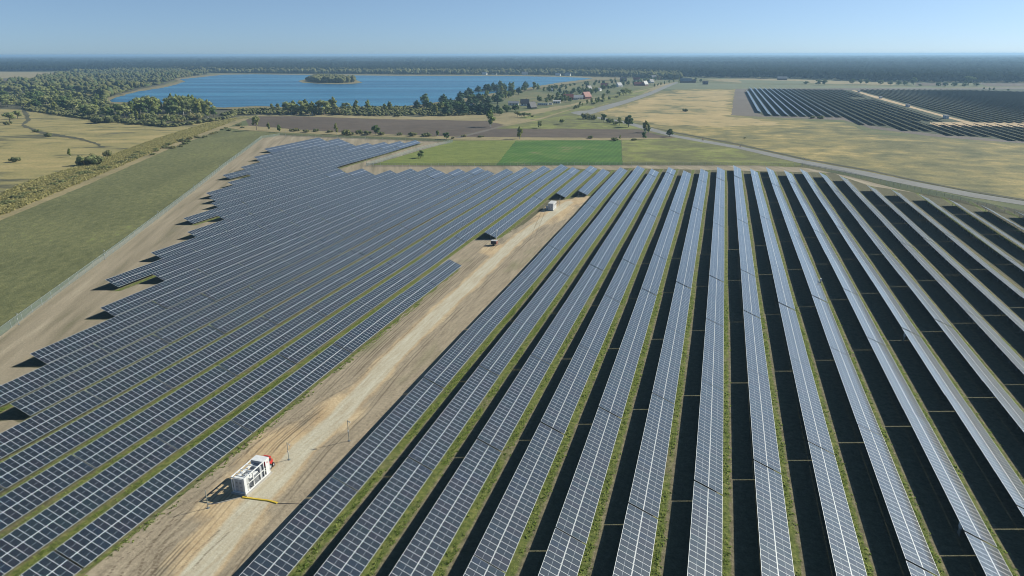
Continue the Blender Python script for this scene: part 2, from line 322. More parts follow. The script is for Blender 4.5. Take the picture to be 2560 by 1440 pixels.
def corridor():
    """soil corridor between the two blocks: a fine grid carrying distance to the wheel track and sand cover"""
    nx, ny = 56, 470; x0_, x1_, y0_, y1_ = -69.6, -49.2, 24.0, 300.0
    gx = np.linspace(0, 1, nx); gy = np.linspace(y0_, y1_, ny)
    xl = np.interp(gy, [24, 181.6, 182.4, 214.8, 217, 284, 292, 300], [-69.4, -69.4, -77.0, -77.0, -66.6, -66.0, -58.6, -57.8]); xr = np.full(ny, -49.2)
    X = xl[:, None] + (xr - xl)[:, None] * gx[None]; Y = np.repeat(gy[:, None], nx, 1)
    best = np.full(X.shape, 1e9); sg = np.zeros(X.shape)
    for a, c in zip(CL, CL[1:]):
        d = c - a; L = d.length; d = d / L
        t = np.clip((X - a.x) * d.x + (Y - a.y) * d.y, 0, L); px = a.x + d.x * t; py = a.y + d.y * t
        dist = np.hypot(X - px, Y - py); side = np.sign((X - a.x) * d.y - (Y - a.y) * d.x)
        m = dist < best; best = np.where(m, dist, best); sg = np.where(m, side, sg)
    across = best * np.where(sg == 0, 1, sg)
    sand = np.zeros(X.shape)
    for c, ly, lx in SANDS: sand = np.maximum(sand, np.clip(1.5 - np.hypot((X - c[0]) / lx, (Y - c[1]) / ly), 0, 1))
    GZ[0] += 0.003
    Z = np.full(X.shape, GZ[0]) + 0.0
    v = np.column_stack([X.ravel(), Y.ravel(), Z.ravel()]); idx = np.arange(nx * ny).reshape(ny, nx)
    f = np.column_stack([idx[:-1, :-1].ravel(), idx[:-1, 1:].ravel(), idx[1:, 1:].ravel(), idx[1:, :-1].ravel()])
    me = bpy.data.meshes.new('dirt_track'); me.from_pydata(v.tolist(), [], f.tolist())
    for nm, arr in (('across', across), ('sand', sand)):
        at = me.attributes.new(nm, 'FLOAT', 'POINT'); at.data.foreach_set('value', arr.ravel().astype(np.float32))
    m, nt, b = new_mat('dirt_track')
    A = N(nt, 'Attribute', attribute_name='across').outputs['Fac']; Sd = N(nt, 'Attribute', attribute_name='sand').outputs['Fac']
    c1 = world_co(nt, 0, (1, 0.10, 1)); c2 = world_co(nt); c3 = world_co(nt, 0, (1, 0.3, 1))
    lf = noise(nt, c3, 0.35, 5, 0.62); st = noise(nt, c1, 1.3, 5, 0.65); gr = noise(nt, c2, 1.8, 6, 0.6); big = noise(nt, c3, 0.12, 3)
    aa = math_(nt, 'ABSOLUTE', A)
    wob = math_(nt, 'MULTIPLY', math_(nt, 'SUBTRACT', lf, 0.5), 3.2)
    soil = ramp(nt, math_(nt, 'ADD', math_(nt, 'MULTIPLY', gr, 0.45), math_(nt, 'MULTIPLY', st, 0.55)), [(0.32, (0.17, 0.14, 0.10)), (0.44, (0.26, 0.217, 0.155)), (0.55, (0.33, 0.277, 0.20)), (0.7, (0.42, 0.36, 0.26))])
    weeds = math_(nt, 'MULTIPLY', math_(nt, 'SUBTRACT', big, 0.58), 6.0, True)
    soil = mixc(nt, math_(nt, 'MULTIPLY', weeds, 0.55), soil, (0.15, 0.16, 0.075))
    sandc = ramp(nt, math_(nt, 'ADD', math_(nt, 'MULTIPLY', lf, 0.6), math_(nt, 'MULTIPLY', gr, 0.4)), [(0.3, (0.30, 0.20, 0.115)), (0.45, (0.43, 0.32, 0.19)), (0.6, (0.52, 0.41, 0.26)), (0.75, (0.60, 0.50, 0.34))])
    verge = math_(nt, 'MULTIPLY', math_(nt, 'SUBTRACT', math_(nt, 'ADD', 3.1, wob), aa), 1.3, True)
    sm = math_(nt, 'MAXIMUM', math_(nt, 'MULTIPLY', verge, 0.8), math_(nt, 'MULTIPLY', math_(nt, 'ADD', math_(nt, 'SUBTRACT', Sd, 0.30), math_(nt, 'MULTIPLY', math_(nt, 'SUBTRACT', lf, 0.5), 1.6)), 2.2, True))
    col = mixc(nt, sm, soil, sandc)
    gm = math_(nt, 'MULTIPLY', math_(nt, 'SUBTRACT', math_(nt, 'ADD', 2.25, math_(nt, 'MULTIPLY', wob, 0.42)), aa), 1.6, True)
    grav = ramp(nt, math_(nt, 'ADD', math_(nt, 'MULTIPLY', st, 0.7), math_(nt, 'MULTIPLY', gr, 0.3)), [(0.3, (0.33, 0.29, 0.21)), (0.45, (0.42, 0.385, 0.295)), (0.6, (0.49, 0.465, 0.365)), (0.75, (0.56, 0.535, 0.43))])
    col = mixc(nt, math_(nt, 'MULTIPLY', gm, math_(nt, 'ADD', 0.55, math_(nt, 'MULTIPLY', st, 0.6)), True), col, grav)
    # ruts pressed by wheels: pairs of darker lines at fixed distances from the track
    for off, wdt, amt in ((-4.2, .22, .75), (-4.75, .16, .6), (-5.3, .2, .65), (-6.3, .18, .6), (-6.9, .14, .5), (-8.2, .2, .4), (4.4, .2, .6), (3.6, .14, .5), (-3.2, .16, .5), (0.85, .22, .10), (-0.85, .22, .10)):
        d = math_(nt, 'ABSOLUTE', math_(nt, 'SUBTRACT', math_(nt, 'ADD', A, math_(nt, 'MULTIPLY', math_(nt, 'SUBTRACT', big, 0.5), 1.6)), off))
        k = math_(nt, 'MULTIPLY', math_(nt, 'SUBTRACT', 1.0, math_(nt, 'DIVIDE', d, wdt)), 1.5, True)
        k = math_(nt, 'MULTIPLY', k, math_(nt, 'MULTIPLY', math_(nt, 'SUBTRACT', big, 0.40), 7.0, True))
        col = mixc(nt, math_(nt, 'MULTIPLY', k, amt), col, (0.10, 0.078, 0.055) if amt > .2 else (0.62, 0.60, 0.52))
    nt.links.new(col, b.inputs['Base Color']); b.inputs['Roughness'].default_value = 0.95; b.inputs['Specular IOR Level'].default_value = 0.12
    bp = N(nt, 'Bump'); bp.inputs['Strength'].default_value = 0.35; bp.inputs['Distance'].default_value = 0.2
    nt.links.new(math_(nt, 'ADD', gr, lf), bp.inputs['Height']); nt.links.new(bp.outputs[0], b.inputs['Normal'])
    me.materials.append(m); tag(ob('dirt_track', me), kind='structure')
corridor(); ZT = GZ[0]
def tread_prints():
    v, f = [], []; r = random.Random(4)
    for path, two in (([(240, 1500), (287, 1440), (312, 1405), (375, 1350), (425, 1292), (480, 1255), (575, 1187), (650, 1110)], 1), ([(350, 1500), (362, 1440), (375, 1392), (410, 1342), (455, 1300)], 1), ([(380, 1460), (390, 1422), (405, 1380), (430, 1356)], 0), ([(470, 1420), (500, 1385), (560, 1330)], 1), ([(700, 1085), (745, 1040), (800, 1000), (880, 955), (960, 880), (1060, 785)], 1), ([(1330, 600), (1345, 560), (1360, 525), (1400, 500), (1440, 498)], 1), ([(560, 1165), (640, 1100), (720, 1055), (800, 1040)], 1)):
        P = [Vector((G(*q).x, G(*q).y, 0)) for q in path]
        for a, c in zip(P, P[1:]):
            d = (c - a).normalized(); nn = Vector((-d.y, d.x, 0)); L = (c - a).length; t = 0
            while t < L:
                for off in ((-.75, .75) if two else (0,)):
                    if r.random() < .12: continue
                    o = a + d * (t + r.uniform(-.03, .03)) + nn * (off + r.uniform(-.04, .04)); k = len(v)
                    for sx, sy in ((-.05, -.17), (.05, -.17), (.09, .17), (-.01, .17)):
                        q = o + d * sx + nn * sy; v.append((q.x, q.y, GZ[0] + 0.004))
                    f.append((k, k + 1, k + 2, k + 3))
                t += 0.26
    me = bpy.data.meshes.new('tyre_prints'); me.from_pydata(v, [], f); me.materials.append(flat('pressed_soil', (0.15, 0.115, 0.08), 0.95, 0, 0.1))
    tag(ob('tyre_prints', me), kind='structure')
tread_prints()
# roads
sheet('road', [(1690, 338), (1850, 366), (1920, 381), (2020, 403), (2170, 430), (2290, 455), (2430, 482), (2560, 503), (2900, 565), (2900, 580), (2560, 513.5), (2430, 493.5), (2290, 466.5), (2170, 442), (2020, 413), (1920, 389.5), (1850, 373), (1755, 356), (1685, 343)], M_asph, step=20, amp=0.1)
sheet('road', [(1436, 279), (1470, 276), (1500, 267), (1560, 251), (1620, 232), (1665, 213), (1692, 205), (1696, 207), (1672, 217), (1630, 236), (1570, 257), (1510, 276), (1470, 288), (1500, 293), (1560, 303), (1620, 317), (1690, 338), (1685, 343), (1612, 324), (1555, 307), (1470, 292), (1436, 285), (1426, 282)], M_asph, step=20, amp=0.1)
sheet('path', [(1255, 313), (1340, 298), (1430, 272), (1432, 273), (1345, 301), (1262, 316)], M_tan, step=5, amp=0.3)
sheet('path', [(1130, 346), (1200, 328), (1240, 318), (1260, 314), (1264, 315), (1246, 320), (1210, 330), (1150, 345)], M_bare, step=5, amp=0.3)
sheet('path', [(1582, 230), (1660, 213), (1662, 214), (1584, 232)], M_tan, step=10, amp=0.2)
sheet('path', [(60, 262), (78, 300), (60, 312), (110, 330), (200, 345), (240, 356), (262, 368), (252, 368), (232, 358), (190, 348), (100, 334), (52, 314), (66, 300), (50, 264)], M_heath, step=5, amp=1)
sheet('park_track', [(2325, 306), (2700, 306), (2700, 319), (2330, 317)], M_sand, step=6, amp=1.0)
sheet('park_track', [(2128, 226), (2138, 226), (2210, 246), (2300, 272), (2380, 294), (2450, 311), (2700, 312), (2700, 317), (2440, 314), (2330, 311), (2420, 309), (2360, 293), (2270, 268), (2190, 246)], M_sand, step=10, amp=0.5)
sheet('far_field', [(-100, 178), (190, 182), (170, 192), (100, 195), (-100, 196)], M_tan, step=30, amp=5)
sheet('far_field', [(-100, 197), (95, 196), (60, 204), (-100, 212)], M_plough, step=30, amp=5)
sheet('far_field', [(2290, 207), (2372, 208), (2372, 214), (2290, 214)], M_plough, step=30, amp=5)
sheet('far_field', [(2440, 208), (2700, 208), (2700, 217), (2470, 216)], M_plough, step=30, amp=5)
sheet('far_field', [(1760, 199), (1860, 196), (1990, 199), (2250, 207), (2230, 213), (2000, 208), (1850, 207)], M_tan, step=30, amp=5)
sheet('far_meadow', [(1850, 200), (2010, 203), (2010, 209), (1850, 209)], M_grn3, step=30, amp=5)

sheet('ditch', [(1620, 316), (1690, 331), (1850, 360), (1920, 376), (2020, 398), (2170, 424), (2290, 450), (2430, 477), (2560, 498), (2900, 558), (2900, 562), (2560, 502), (2430, 480.5), (2290, 453), (2170, 427.5), (2020, 401), (1920, 379), (1850, 363), (1690, 333)], M_heath, step=8, amp=0.3)
# lake, island and reeds
def water_mat():
    m, nt, b = new_mat('lake_water')
    f = noise(nt, world_co(nt, math.radians(16), (0.12, 1, 1)), 0.012, 4, 0.6)
    nt.links.new(ramp(nt, f, [(0.40, (0.014, 0.095, 0.18)), (0.58, (0.045, 0.19, 0.30))]), b.inputs['Base Color'])
    b.inputs['Roughness'].default_value = 0.25; b.inputs['IOR'].default_value = 1.33
    n1 = noise(nt, world_co(nt, 0.3, (1, 1.6, 1)), 0.8, 5, 0.6)
    bp = N(nt, 'Bump'); bp.inputs['Strength'].default_value = 0.5; bp.inputs['Distance'].default_value = 1.0
    nt.links.new(n1, bp.inputs['Height']); nt.links.new(bp.outputs[0], b.inputs['Normal'])
    return m
M_water = water_mat()
shoreL = [(276, 252), (300, 243), (345, 230), (400, 222), (440, 213), (462, 205), (450, 199), (500, 194), (560, 187.5)]
shoreF = [(640, 186.5), (800, 188.5), (1000, 190.5), (1180, 190.5), (1290, 191), (1400, 193), (1450, 195), (1482, 197)]
sheet('reed_shore', [(262, 258), (262, 246), (300, 238), (345, 225), (392, 217), (432, 209), (446, 203), (430, 198), (490, 190), (560, 185), (640, 184.6), (1000, 187.5), (1290, 188.5), (1400, 190.5), (1560, 195), (1560, 200), (1476, 203), (1200, 245), (1180, 255), (1010, 272), (600, 276), (300, 264)], M_reed, z=0.9, step=12, amp=4)
sheet('lake', shoreL + shoreF + [(1455, 200.5), (1395, 208), (1340, 217), (1200, 240), (1140, 250), (1050, 264), (1000, 268), (900, 269), (760, 271), (640, 267), (560, 271), (400, 262), (330, 258), (276, 257)], M_water, z=1.0, step=14, amp=2.5)
sheet('island', [(744, 204), (760, 200), (800, 197), (860, 197), (890, 201), (906, 208), (880, 211), (840, 212), (790, 210), (756, 208)], M_reed, z=1.25, step=6, amp=1.5)

# ---------------------------------------------------------------- solar tables
LOW = 0.8
MW, ML, MP = 1.044, 2.192, 1.0571            # module width, length, pitch along the row
def module_into(v, f, mi, uv, ox, oy):
    """one module lying in the z=0 plane, centred on ox, oy; lengths along x"""
    a, b, l, t, d, e = ML / 2, MW / 2, 0.021, 0.004, 0.035, 0.038
    k = len(v)
    v += [(ox + x, oy + y, 0) for x, y in ((-a + e, -b + l), (a - e, -b + l), (a - e, b - l), (-a + e, b - l))]
    f.append((k, k + 1, k + 2, k + 3)); mi.append(0); uv += [(0, 0), (1, 0), (1, 1), (0, 1)]
    k = len(v)
    for x, y, z in ((-a, -b, t), (a, -b, t), (a, b, t), (-a, b, t), (-a + e, -b + l, t), (a - e, -b + l, t), (a - e, b - l, t), (-a + e, b - l, t), (-a, -b, -d), (a, -b, -d), (a, b, -d), (-a, b, -d)):
        v.append((ox + x, oy + y, z))
    for q, m in (((0, 1, 5, 4), 1), ((1, 2, 6, 5), 1), ((2, 3, 7, 6), 1), ((3, 0, 4, 7), 1), ((1, 0, 8, 9), 1), ((2, 1, 9, 10), 1), ((3, 2, 10, 11), 1), ((0, 3, 11, 8), 1), ((8, 11, 10, 9), 2)):
        f.append(tuple(k + i for i in q)); mi.append(m); uv += [(0, 0)] * 4
def modules_mesh(name, spots):
    v, f, mi, uv = [], [], [], []
    for ox, oy in spots: module_into(v, f, mi, uv, ox, oy)
    me = bpy.data.meshes.new(name); me.from_pydata(v, [], f)
    for m in (M_glass, M_alu, M_back): me.materials.append(m)
    me.polygons.foreach_set('material_index', mi)
    l = me.uv_layers.new(name='UVMap'); l.data.foreach_set('uv', [c for p in uv for c in p]); me.update(); return me
UO = ML / 2 + 0.016                           # offset of each module from the table's middle line
def spots(n): return [(s * UO, (i - (n - 1) / 2) * MP) for i in range(n) for s in (-1, 1)]
ME_mod = modules_mesh('solar_module', [(0, 0)])
ME_arr = {n: modules_mesh('module_array', spots(n)) for n in (31, 15)}
HX = TL * math.cos(TAU) / 2                   # half the table's depth on plan
ZC = LOW + TL * math.sin(TAU) / 2
def rack_mesh(n):
    b = MB(); T = Matrix.Translation((0, 0, ZC)) @ Matrix.Rotation(TAU, 4, 'Y'); L = n * MP / 2
    for u in (-1.65, -0.6, 0.6, 1.65): b.box(u - 0.03, u + 0.03, -L, L, -0.10, -0.04, 0, T)
    return b
def post_into(b, y=0.0):
    x = -0.35; zt = ZC + (-x) * math.tan(TAU) - 0.2
    b.box(x - 0.05, x + 0.05, y - 0.04, y + 0.04, -0.3, zt)
    T = Matrix.Translation((0, 0, ZC)) @ Matrix.Rotation(TAU, 4, 'Y')
    b.box(-1.8, 1.8, y - 0.035, y + 0.035, -0.18, -0.105, 0, T)
    b.tube((x, y, 0.55), (1.15, y, ZC - 1.15 * math.tan(TAU) - 0.16), 0.03, n=4)
    b.tube((x, y, 1.0), (-1.3, y, ZC + 1.3 * math.tan(TAU) - 0.2), 0.025, n=4)
def post_mesh(): b = MB(); post_into(b); return b.mesh('support_post', M_galv)
ME_post = post_mesh()
ME_rack = {n: rack_mesh(n).mesh('purlins', M_galv) for n in (31, 15)}
PY = {31: [(i - 4) * 3.8 for i in range(9)], 15: [(i - 2) * 3.55 for i in range(5)]}
def frame_mesh(n):
    b = rack_mesh(n)
    for y in PY[n]: post_into(b, y)
    return b.mesh('support_frame', M_galv)
ME_frame = {n: frame_mesh(n) for n in (31, 15)}

JT = 33.05
def YG(k, j): return 73.62 + 7.83 * k + JT * j
rows_far = {-7: 10, -6: 10, -5: 10, -4: 10, -3: 9.5, -2: 9.5, -1: 9, 0: 9, 1: 9, 2: 8.5, 3: 8.5, 4: 8, 5: 8, 6: 8, 7: 8, 8: 7.5, 9: 7.5, 10: 7, 11: 7, 12: 6.5, 13: 6, 14: 5, 15: 4.5, 16: 4, 17: 3.5, 18: 3, 19: 2.5, 20: 2, 21: 1.5,
            -8: 10, -9: 10.5, -10: 10.5, -11: 10.5, -12: 11, -13: 11, -14: 11, -15: 11, -16: 11.5, -17: 11.5, -18: 12, -19: 16, -20: 16, -21: 16, -22: 16, -23: 16, -24: 16.5, -25: 17, -26: 17.5, -27: 17.5, -28: 18}
rows_near = {-28: 16, -27: 15.5, -26: 14.5, -25: 14, -24: 13, -23: 12, -22: 12, -21: 11, -20: 10, -19: 9.5, -18: 9, -17: 8, -16: 8, -15: 7, -14: 6, -13: 5, -12: 5, -11: 4, -10: 3, -9: 2, -8: 2, -7: 0, -6: 0, -5: -1, -4: -1, -3: -1, -2: 7, -1: 7}
holes = {(-3, 4)}
pl = [(-69.5, 20), (-69.5, 216), (-61.5, 290), (-49, 300), (-49, 376)]
for k in range(-4, -29, -1): pl += [(XK(k) + 1.3, YG(k, rows_far[k]) + 1.5), (XK(k) - 6.5, YG(k, rows_far[k]) + 0.5)]
for k in range(-28, -7): pl += [(XK(k) - 6.8, YG(k, rows_near[k]) - 2.5), (XK(k) + 1.4, YG(k, rows_near[k]) - 0.5)]
pl += [(-110, 30)]
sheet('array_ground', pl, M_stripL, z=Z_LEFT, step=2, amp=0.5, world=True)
tables = []                                    # (row, first lattice step, modules per line, y of the middle)
for k, jf in rows_far.items():
    jn = rows_near.get(k, -9)
    j = jn
    while j < jf - 1e-6:
        if j != int(j) or jf - j < 0.75:
            n = 15; y0 = YG(k, j) + (0.5 if j == int(j) else 0.6); step = 0.5
            if jf - j >= 0.75 and j != int(j): step = 0.5
            ymid = y0 + 15 * MP / 2
        else:
            n = 31; ymid = (YG(k, j) + YG(k, j + 1)) / 2; step = 1
        if (k, j) not in holes: tables.append((k, j, n, ymid))
        j += step
def visible(k, y, n):
    best = 0; x = XK(k) - HX
    for yy in (y - n * MP / 2, y, y + n * MP / 2):
        for xx in (x - HX, x + HX, x - HX - 3.2):
            q = PJ((xx, yy, 1.6 if xx >= x - HX else 0))
            if q and -30 < q[0] < 2590 and -30 < q[1] < 1480:
                best = max(best, 1 / px_size((xx, yy, 1.5)))
    return best * (1 if n == 31 else 0.7)
vis = []
for t in tables:
    s = visible(t[0], t[3], t[2])
    if s > 0: vis.append((s, t))
vis.sort(key=lambda a: -a[0])
ONES = ['', 'first', 'second', 'third', 'fourth', 'fifth', 'sixth', 'seventh', 'eighth', 'ninth', 'tenth', 'eleventh', 'twelfth', 'thirteenth', 'fourteenth', 'fifteenth', 'sixteenth', 'seventeenth', 'eighteenth', 'nineteenth', 'twentieth']
def nth(n): return ONES[n] if n <= 20 else 'twenty-' + ONES[n - 20] if n < 30 else 'thirtieth'
per_row = {}
for t in tables: per_row.setdefault(t[0], []).append(t)
for k in per_row: per_row[k].sort(key=lambda t: -t[3])
def terr(x, y): return 0.12 * math.sin(x * 0.045 + 1.0) * math.cos(y * 0.03) + 0.08 * math.sin(y * 0.07 + x * 0.02)
MAIN = vis[:300]; REST = vis[300:]
NEAR = 48
def tname(k, t):
    q = per_row[k].index(t) + 1
    side = 'right' if k >= 0 else 'left'
    r = k + 1 if k >= 0 else -k
    end = 'at the far end' if q == 1 else nth(q) + ' from the far end'
    col = 'short ' if t[2] == 15 else ('pale ' if k > 7 else ('blue ' if k >= 0 else 'dark '))
    return '%ssolar table, %s row %s of the sandy track, %s' % (col, nth(r), side, end)
for i, (s, t) in enumerate(MAIN):
    k, j, n, y = t; x = XK(k) - HX
    y0, y1 = y - n * MP / 2, y + n * MP / 2
    o = empty('solar_table', (x, y, terr(x, y)))
    o.rotation_euler = (math.atan2(terr(x, y1) - terr(x, y0), y1 - y0) * 0.8, rnd.uniform(-0.004, 0.004), 0)
    tag(o, tname(k, t), 'solar table', 'rows of solar tables in the near solar park')
    if i < NEAR:
        Tm = Matrix.Translation((0, 0, ZC)) @ Matrix.Rotation(TAU, 4, 'Y')
        for sx, sy in spots(n):
            p = Tm @ Vector((sx, sy, 0))
            ob('solar_module', ME_mod, o, p, (rnd.uniform(-.002, .002), TAU + rnd.uniform(-.0025, .0025), 0))
        ob('purlins', ME_rack[n], o)
        for py in PY[n]: ob('support_post', ME_post, o, (0, py, 0))
    else:
        ob('module_array', ME_arr[n], o, (0, 0, ZC), (0, TAU, 0))
        ob('support_frame', ME_frame[n], o)

# the rest of the near park and the whole far park: one object
def far_rows():
    out = []
    for s, (k, j, n, y) in REST: out.append((XK(k) - HX, y - n * MP / 2, y + n * MP / 2))
    x = 40.6; i = 0
    trackA = [(2133, 226), (2290, 272), (2440, 311)]
    TA = [G(*q) for q in trackA]
    while x < 520:
        yf = G(1862 + i * 13, 223.5).y if i else G(1862, 229).y
        # far limit on the line y=224 px, near limit on the stepped front edge
        yf = 1368 if i else 1250
        if x > 400: yf = 1368 - (x - 400) * 0.55
        if x < 120: yn = 762 if i else 798
        elif x < 146: yn = 684
        elif x < 172: yn = 641
        elif x < 200: yn = 612
        else: yn = 586
        cuts = []
        for a, b in zip(TA, TA[1:]):
            lo, hi = min(a.x, b.x), max(a.x, b.x)
        # service track runs along the rows near x=213..222
        if 206 < x < 226: 
            cuts.append((738, 1400))
        if x > 180: cuts.append((706, 740))
        if 176 < x < 206 : cuts.append((1080, 1130))
        segs = [(yn, yf)]
        for c0, c1 in cuts:
            ns = []
            for a, b in segs:
                if c1 <= a or c0 >= b: ns.append((a, b)); continue
                if c0 - a > 8: ns.append((a, c0))
                if b - c1 > 8: ns.append((c1, b))
            segs = ns
        for a, b in segs:
            y = a
            while y < b - 4:
                out.append((x, y, min(b, y + 32.7))); y += 33.05
        x += 8.33; i += 1
    return out
v, f, mi = [], [], []
for (x, a, b) in far_rows():
    k = len(v); hx, zl, zh = HX, LOW, LOW + TL * math.sin(TAU)
    r = rnd.uniform(-0.03, 0.03)
    v += [(x - hx, a, zh + r), (x + hx, a, zl), (x + hx, b, zl), (x - hx, b, zh + r), (x - hx, a, zh - 0.06 + r), (x + hx, a, zl - 0.06), (x + hx, b, zl - 0.06), (x - hx, b, zh - 0.06 + r)]
    for q, m in (((0, 1, 2, 3), 4 if x < 40 else 0), ((4, 7, 6, 5), 1), ((0, 4, 5, 1), 2), ((2, 6, 7, 3), 2), ((1, 5, 6, 2), 2), ((3, 7, 4, 0), 2)):
        f.append(tuple(k + i for i in q)); mi.append(m)
    if x < 40:
        k = len(v)
        for u in (-.09, .09):
            cx_ = x + u * math.cos(TAU); cz = ZC - u * math.sin(TAU) + 0.012
            v += [(cx_, a, cz), (cx_, b, cz)]
        f.append((k, k + 2, k + 3, k + 1)); mi.append(3)
    n = max(2, int((b - a) / 3.8))
    for i in range(n):
        yy = a + 1 + (b - a - 2) * i / (n - 1); k = len(v)
        v += [(x - .42, yy, -.2), (x - .28, yy, -.2), (x - .28, yy, ZC), (x - .42, yy, ZC)]
        f.append((k, k + 1, k + 2, k + 3)); mi.append(2)
def far_glass(nm, ior, line):
    m, nt, b = new_mat(nm)
    g = N(nt, 'NewGeometry'); sp = N(nt, 'SeparateXYZ'); nt.links.new(g.outputs['Position'], sp.inputs[0])
    l = math_(nt, 'LESS_THAN', math_(nt, 'FRACT', math_(nt, 'DIVIDE', sp.outputs[1], MP)), 0.075)
    nt.links.new(mixc(nt, math_(nt, 'MULTIPLY', l, line), (0.013, 0.017, 0.032), (0.6, 0.62, 0.64)), b.inputs['Base Color'])
    b.inputs['Roughness'].default_value = 0.14; b.inputs['IOR'].default_value = ior; b.inputs['Sheen Weight'].default_value = 0.9; b.inputs['Sheen Roughness'].default_value = 0.35; b.inputs['Sheen Tint'].default_value = (0.75, 0.9, 1.0, 1); b.inputs['Coat Weight'].default_value = 0.35; b.inputs['Coat Roughness'].default_value = 0.62; return m
me = bpy.data.meshes.new('solar_tables'); me.from_pydata(v, [], f)
for m in (far_glass('far_module_glass', 4.0, 0.8), M_back, M_galv, M_alu, far_glass('rest_module_glass', 2.15, 0.35)): me.materials.append(m)
me.polygons.foreach_set('material_index', mi); me.update()
tag(ob('solar_tables', me), 'dark far solar park beyond the golden meadow, with the farthest rows of the near park', 'solar tables', kind='stuff')
#--MORE--

# ---------------------------------------------------------------- trees
LEAF = {
 'willow': leafy('leaves_silvery', [(0.10, 0.115, 0.050), (0.14, 0.15, 0.065), (0.12, 0.14, 0.055), (0.17, 0.165, 0.07)], 0.35, 2.2),
 'birch': leafy('leaves_light', [(0.09, 0.12, 0.035), (0.12, 0.15, 0.045), (0.155, 0.155, 0.045), (0.10, 0.13, 0.05)], 0.35, 2.0),
 'alder': leafy('leaves_green', [(0.045, 0.075, 0.025), (0.065, 0.10, 0.032), (0.09, 0.12, 0.045)]),
 'pine': leafy('needles', [(0.025, 0.05, 0.024), (0.035, 0.062, 0.030), (0.05, 0.078, 0.034)], 0.1),
 'shrub': leafy('leaves_shrub', [(0.06, 0.075, 0.03), (0.10, 0.105, 0.05), (0.085, 0.10, 0.04), (0.15, 0.13, 0.06)], 0.3, 2.0),
}
M_bark = flat('bark', (0.16, 0.13, 0.10), 0.9)
M_birchbark = flat('birch_bark', (0.5, 0.48, 0.44), 0.8)
def lobes_for(kind, r):
    L = []
    if kind == 'pine':
        for i in range(9):
            t = i / 8; z = 0.25 + 0.7 * t; R = 0.26 * (1 - t) ** 0.7 + 0.05
            for j in range(3 if t < 0.8 else 1):
                a = r.uniform(0, 6.28); L.append((math.cos(a) * R * 0.5, math.sin(a) * R * 0.5, z + r.uniform(-.03, .03), R * 0.62, R * 0.62, 0.085))
    elif kind == 'birch':
        for i in range(16):
            t = i / 15; z = 0.22 + 0.72 * t; R = 0.24 * math.sin(math.pi * (0.18 + 0.74 * t)) ** 0.8
            a = r.uniform(0, 6.28); q = r.uniform(0.2, 0.75)
            L.append((math.cos(a) * R * q, math.sin(a) * R * q, z, R * 0.55, R * 0.55, 0.11))
    elif kind == 'shrub':
        for i in range(14):
            a = r.uniform(0, 6.28); q = math.sqrt(r.random()) * 0.62
            L.append((math.cos(a) * q, math.sin(a) * q, 0.3 + r.uniform(-.1, .35) * (1 - q), r.uniform(.2, .36), r.uniform(.2, .36), r.uniform(.2, .34)))
    else:
        W = 0.40 if kind == 'alder' else 0.46
        for i in range(20):
            z = r.uniform(0.28, 0.88); R = W * math.sin(math.pi * min(0.97, max(0.12, (z - 0.08) / 0.92))) ** 0.7
            a = r.uniform(0, 6.28); q = r.uniform(0.25, 0.8)
            L.append((math.cos(a) * R * q, math.sin(a) * R * q, z, r.uniform(.10, .19), r.uniform(.10, .19), r.uniform(.08, .15)))
    return L
def crown_mesh(kind, seed, n, leaf):
    r = random.Random(seed); lobes = lobes_for(kind, r)
    rg = np.random.default_rng(seed); v = []; f = []
    wts = np.array([l[3] * l[4] + 0.01 for l in lobes]); wts /= wts.sum()
    pick = rg.choice(len(lobes), n, p=wts)
    d = rg.normal(size=(n, 3)); d /= np.linalg.norm(d, axis=1)[:, None]
    rad = rg.uniform(0.55, 1.05, n) ** 0.6
    for i in range(n):
        l = lobes[pick[i]]
        c = Vector((l[0] + d[i, 0] * l[3] * rad[i], l[1] + d[i, 1] * l[4] * rad[i], max(0.03, l[2] + d[i, 2] * l[5] * rad[i])))
        nn = Vector((d[i, 0] + r.gauss(0, .45), d[i, 1] + r.gauss(0, .45), d[i, 2] + 0.35 + r.gauss(0, .45))).normalized()
        u = nn.orthogonal().normalized(); w_ = nn.cross(u); a = r.uniform(0, 6.28); s = leaf * r.uniform(0.6, 1.35)
        e1 = (u * math.cos(a) + w_ * math.sin(a)) * s; e2 = (w_ * math.cos(a) - u * math.sin(a)) * s * 0.75
        k = len(v); v += [tuple(c - e1 * .9 - e2 * .5), tuple(c + e1 * .2 - e2), tuple(c + e1 + e2 * .2), tuple(c - e1 * .1 + e2)]
        f.append((k, k + 1, k + 2, k + 3))
    return v, f
def bodies(kind, seed, v, f):
    """leafy masses inside the crown, rough low bodies the leaf clumps sit on"""
    r = random.Random(seed)
    for l in lobes_for(kind, random.Random(seed)):
        k = len(v)
        for q in IV: 
            s_ = r.uniform(0.62, 0.88); v.append((l[0] + q[0] * l[3] * s_, l[1] + q[1] * l[4] * s_, max(0.02, l[2] + q[2] * l[5] * s_)))
        f += [tuple(k + int(i) for i in t) for t in IF]
def ico():
    bm = bmesh.new(); bmesh.ops.create_icosphere(bm, subdivisions=1, radius=1)
    v = np.array([q.co[:] for q in bm.verts]); f = np.array([[a.index for a in q.verts] for q in bm.faces]); bm.free(); return v, f
IV, IF = ico()
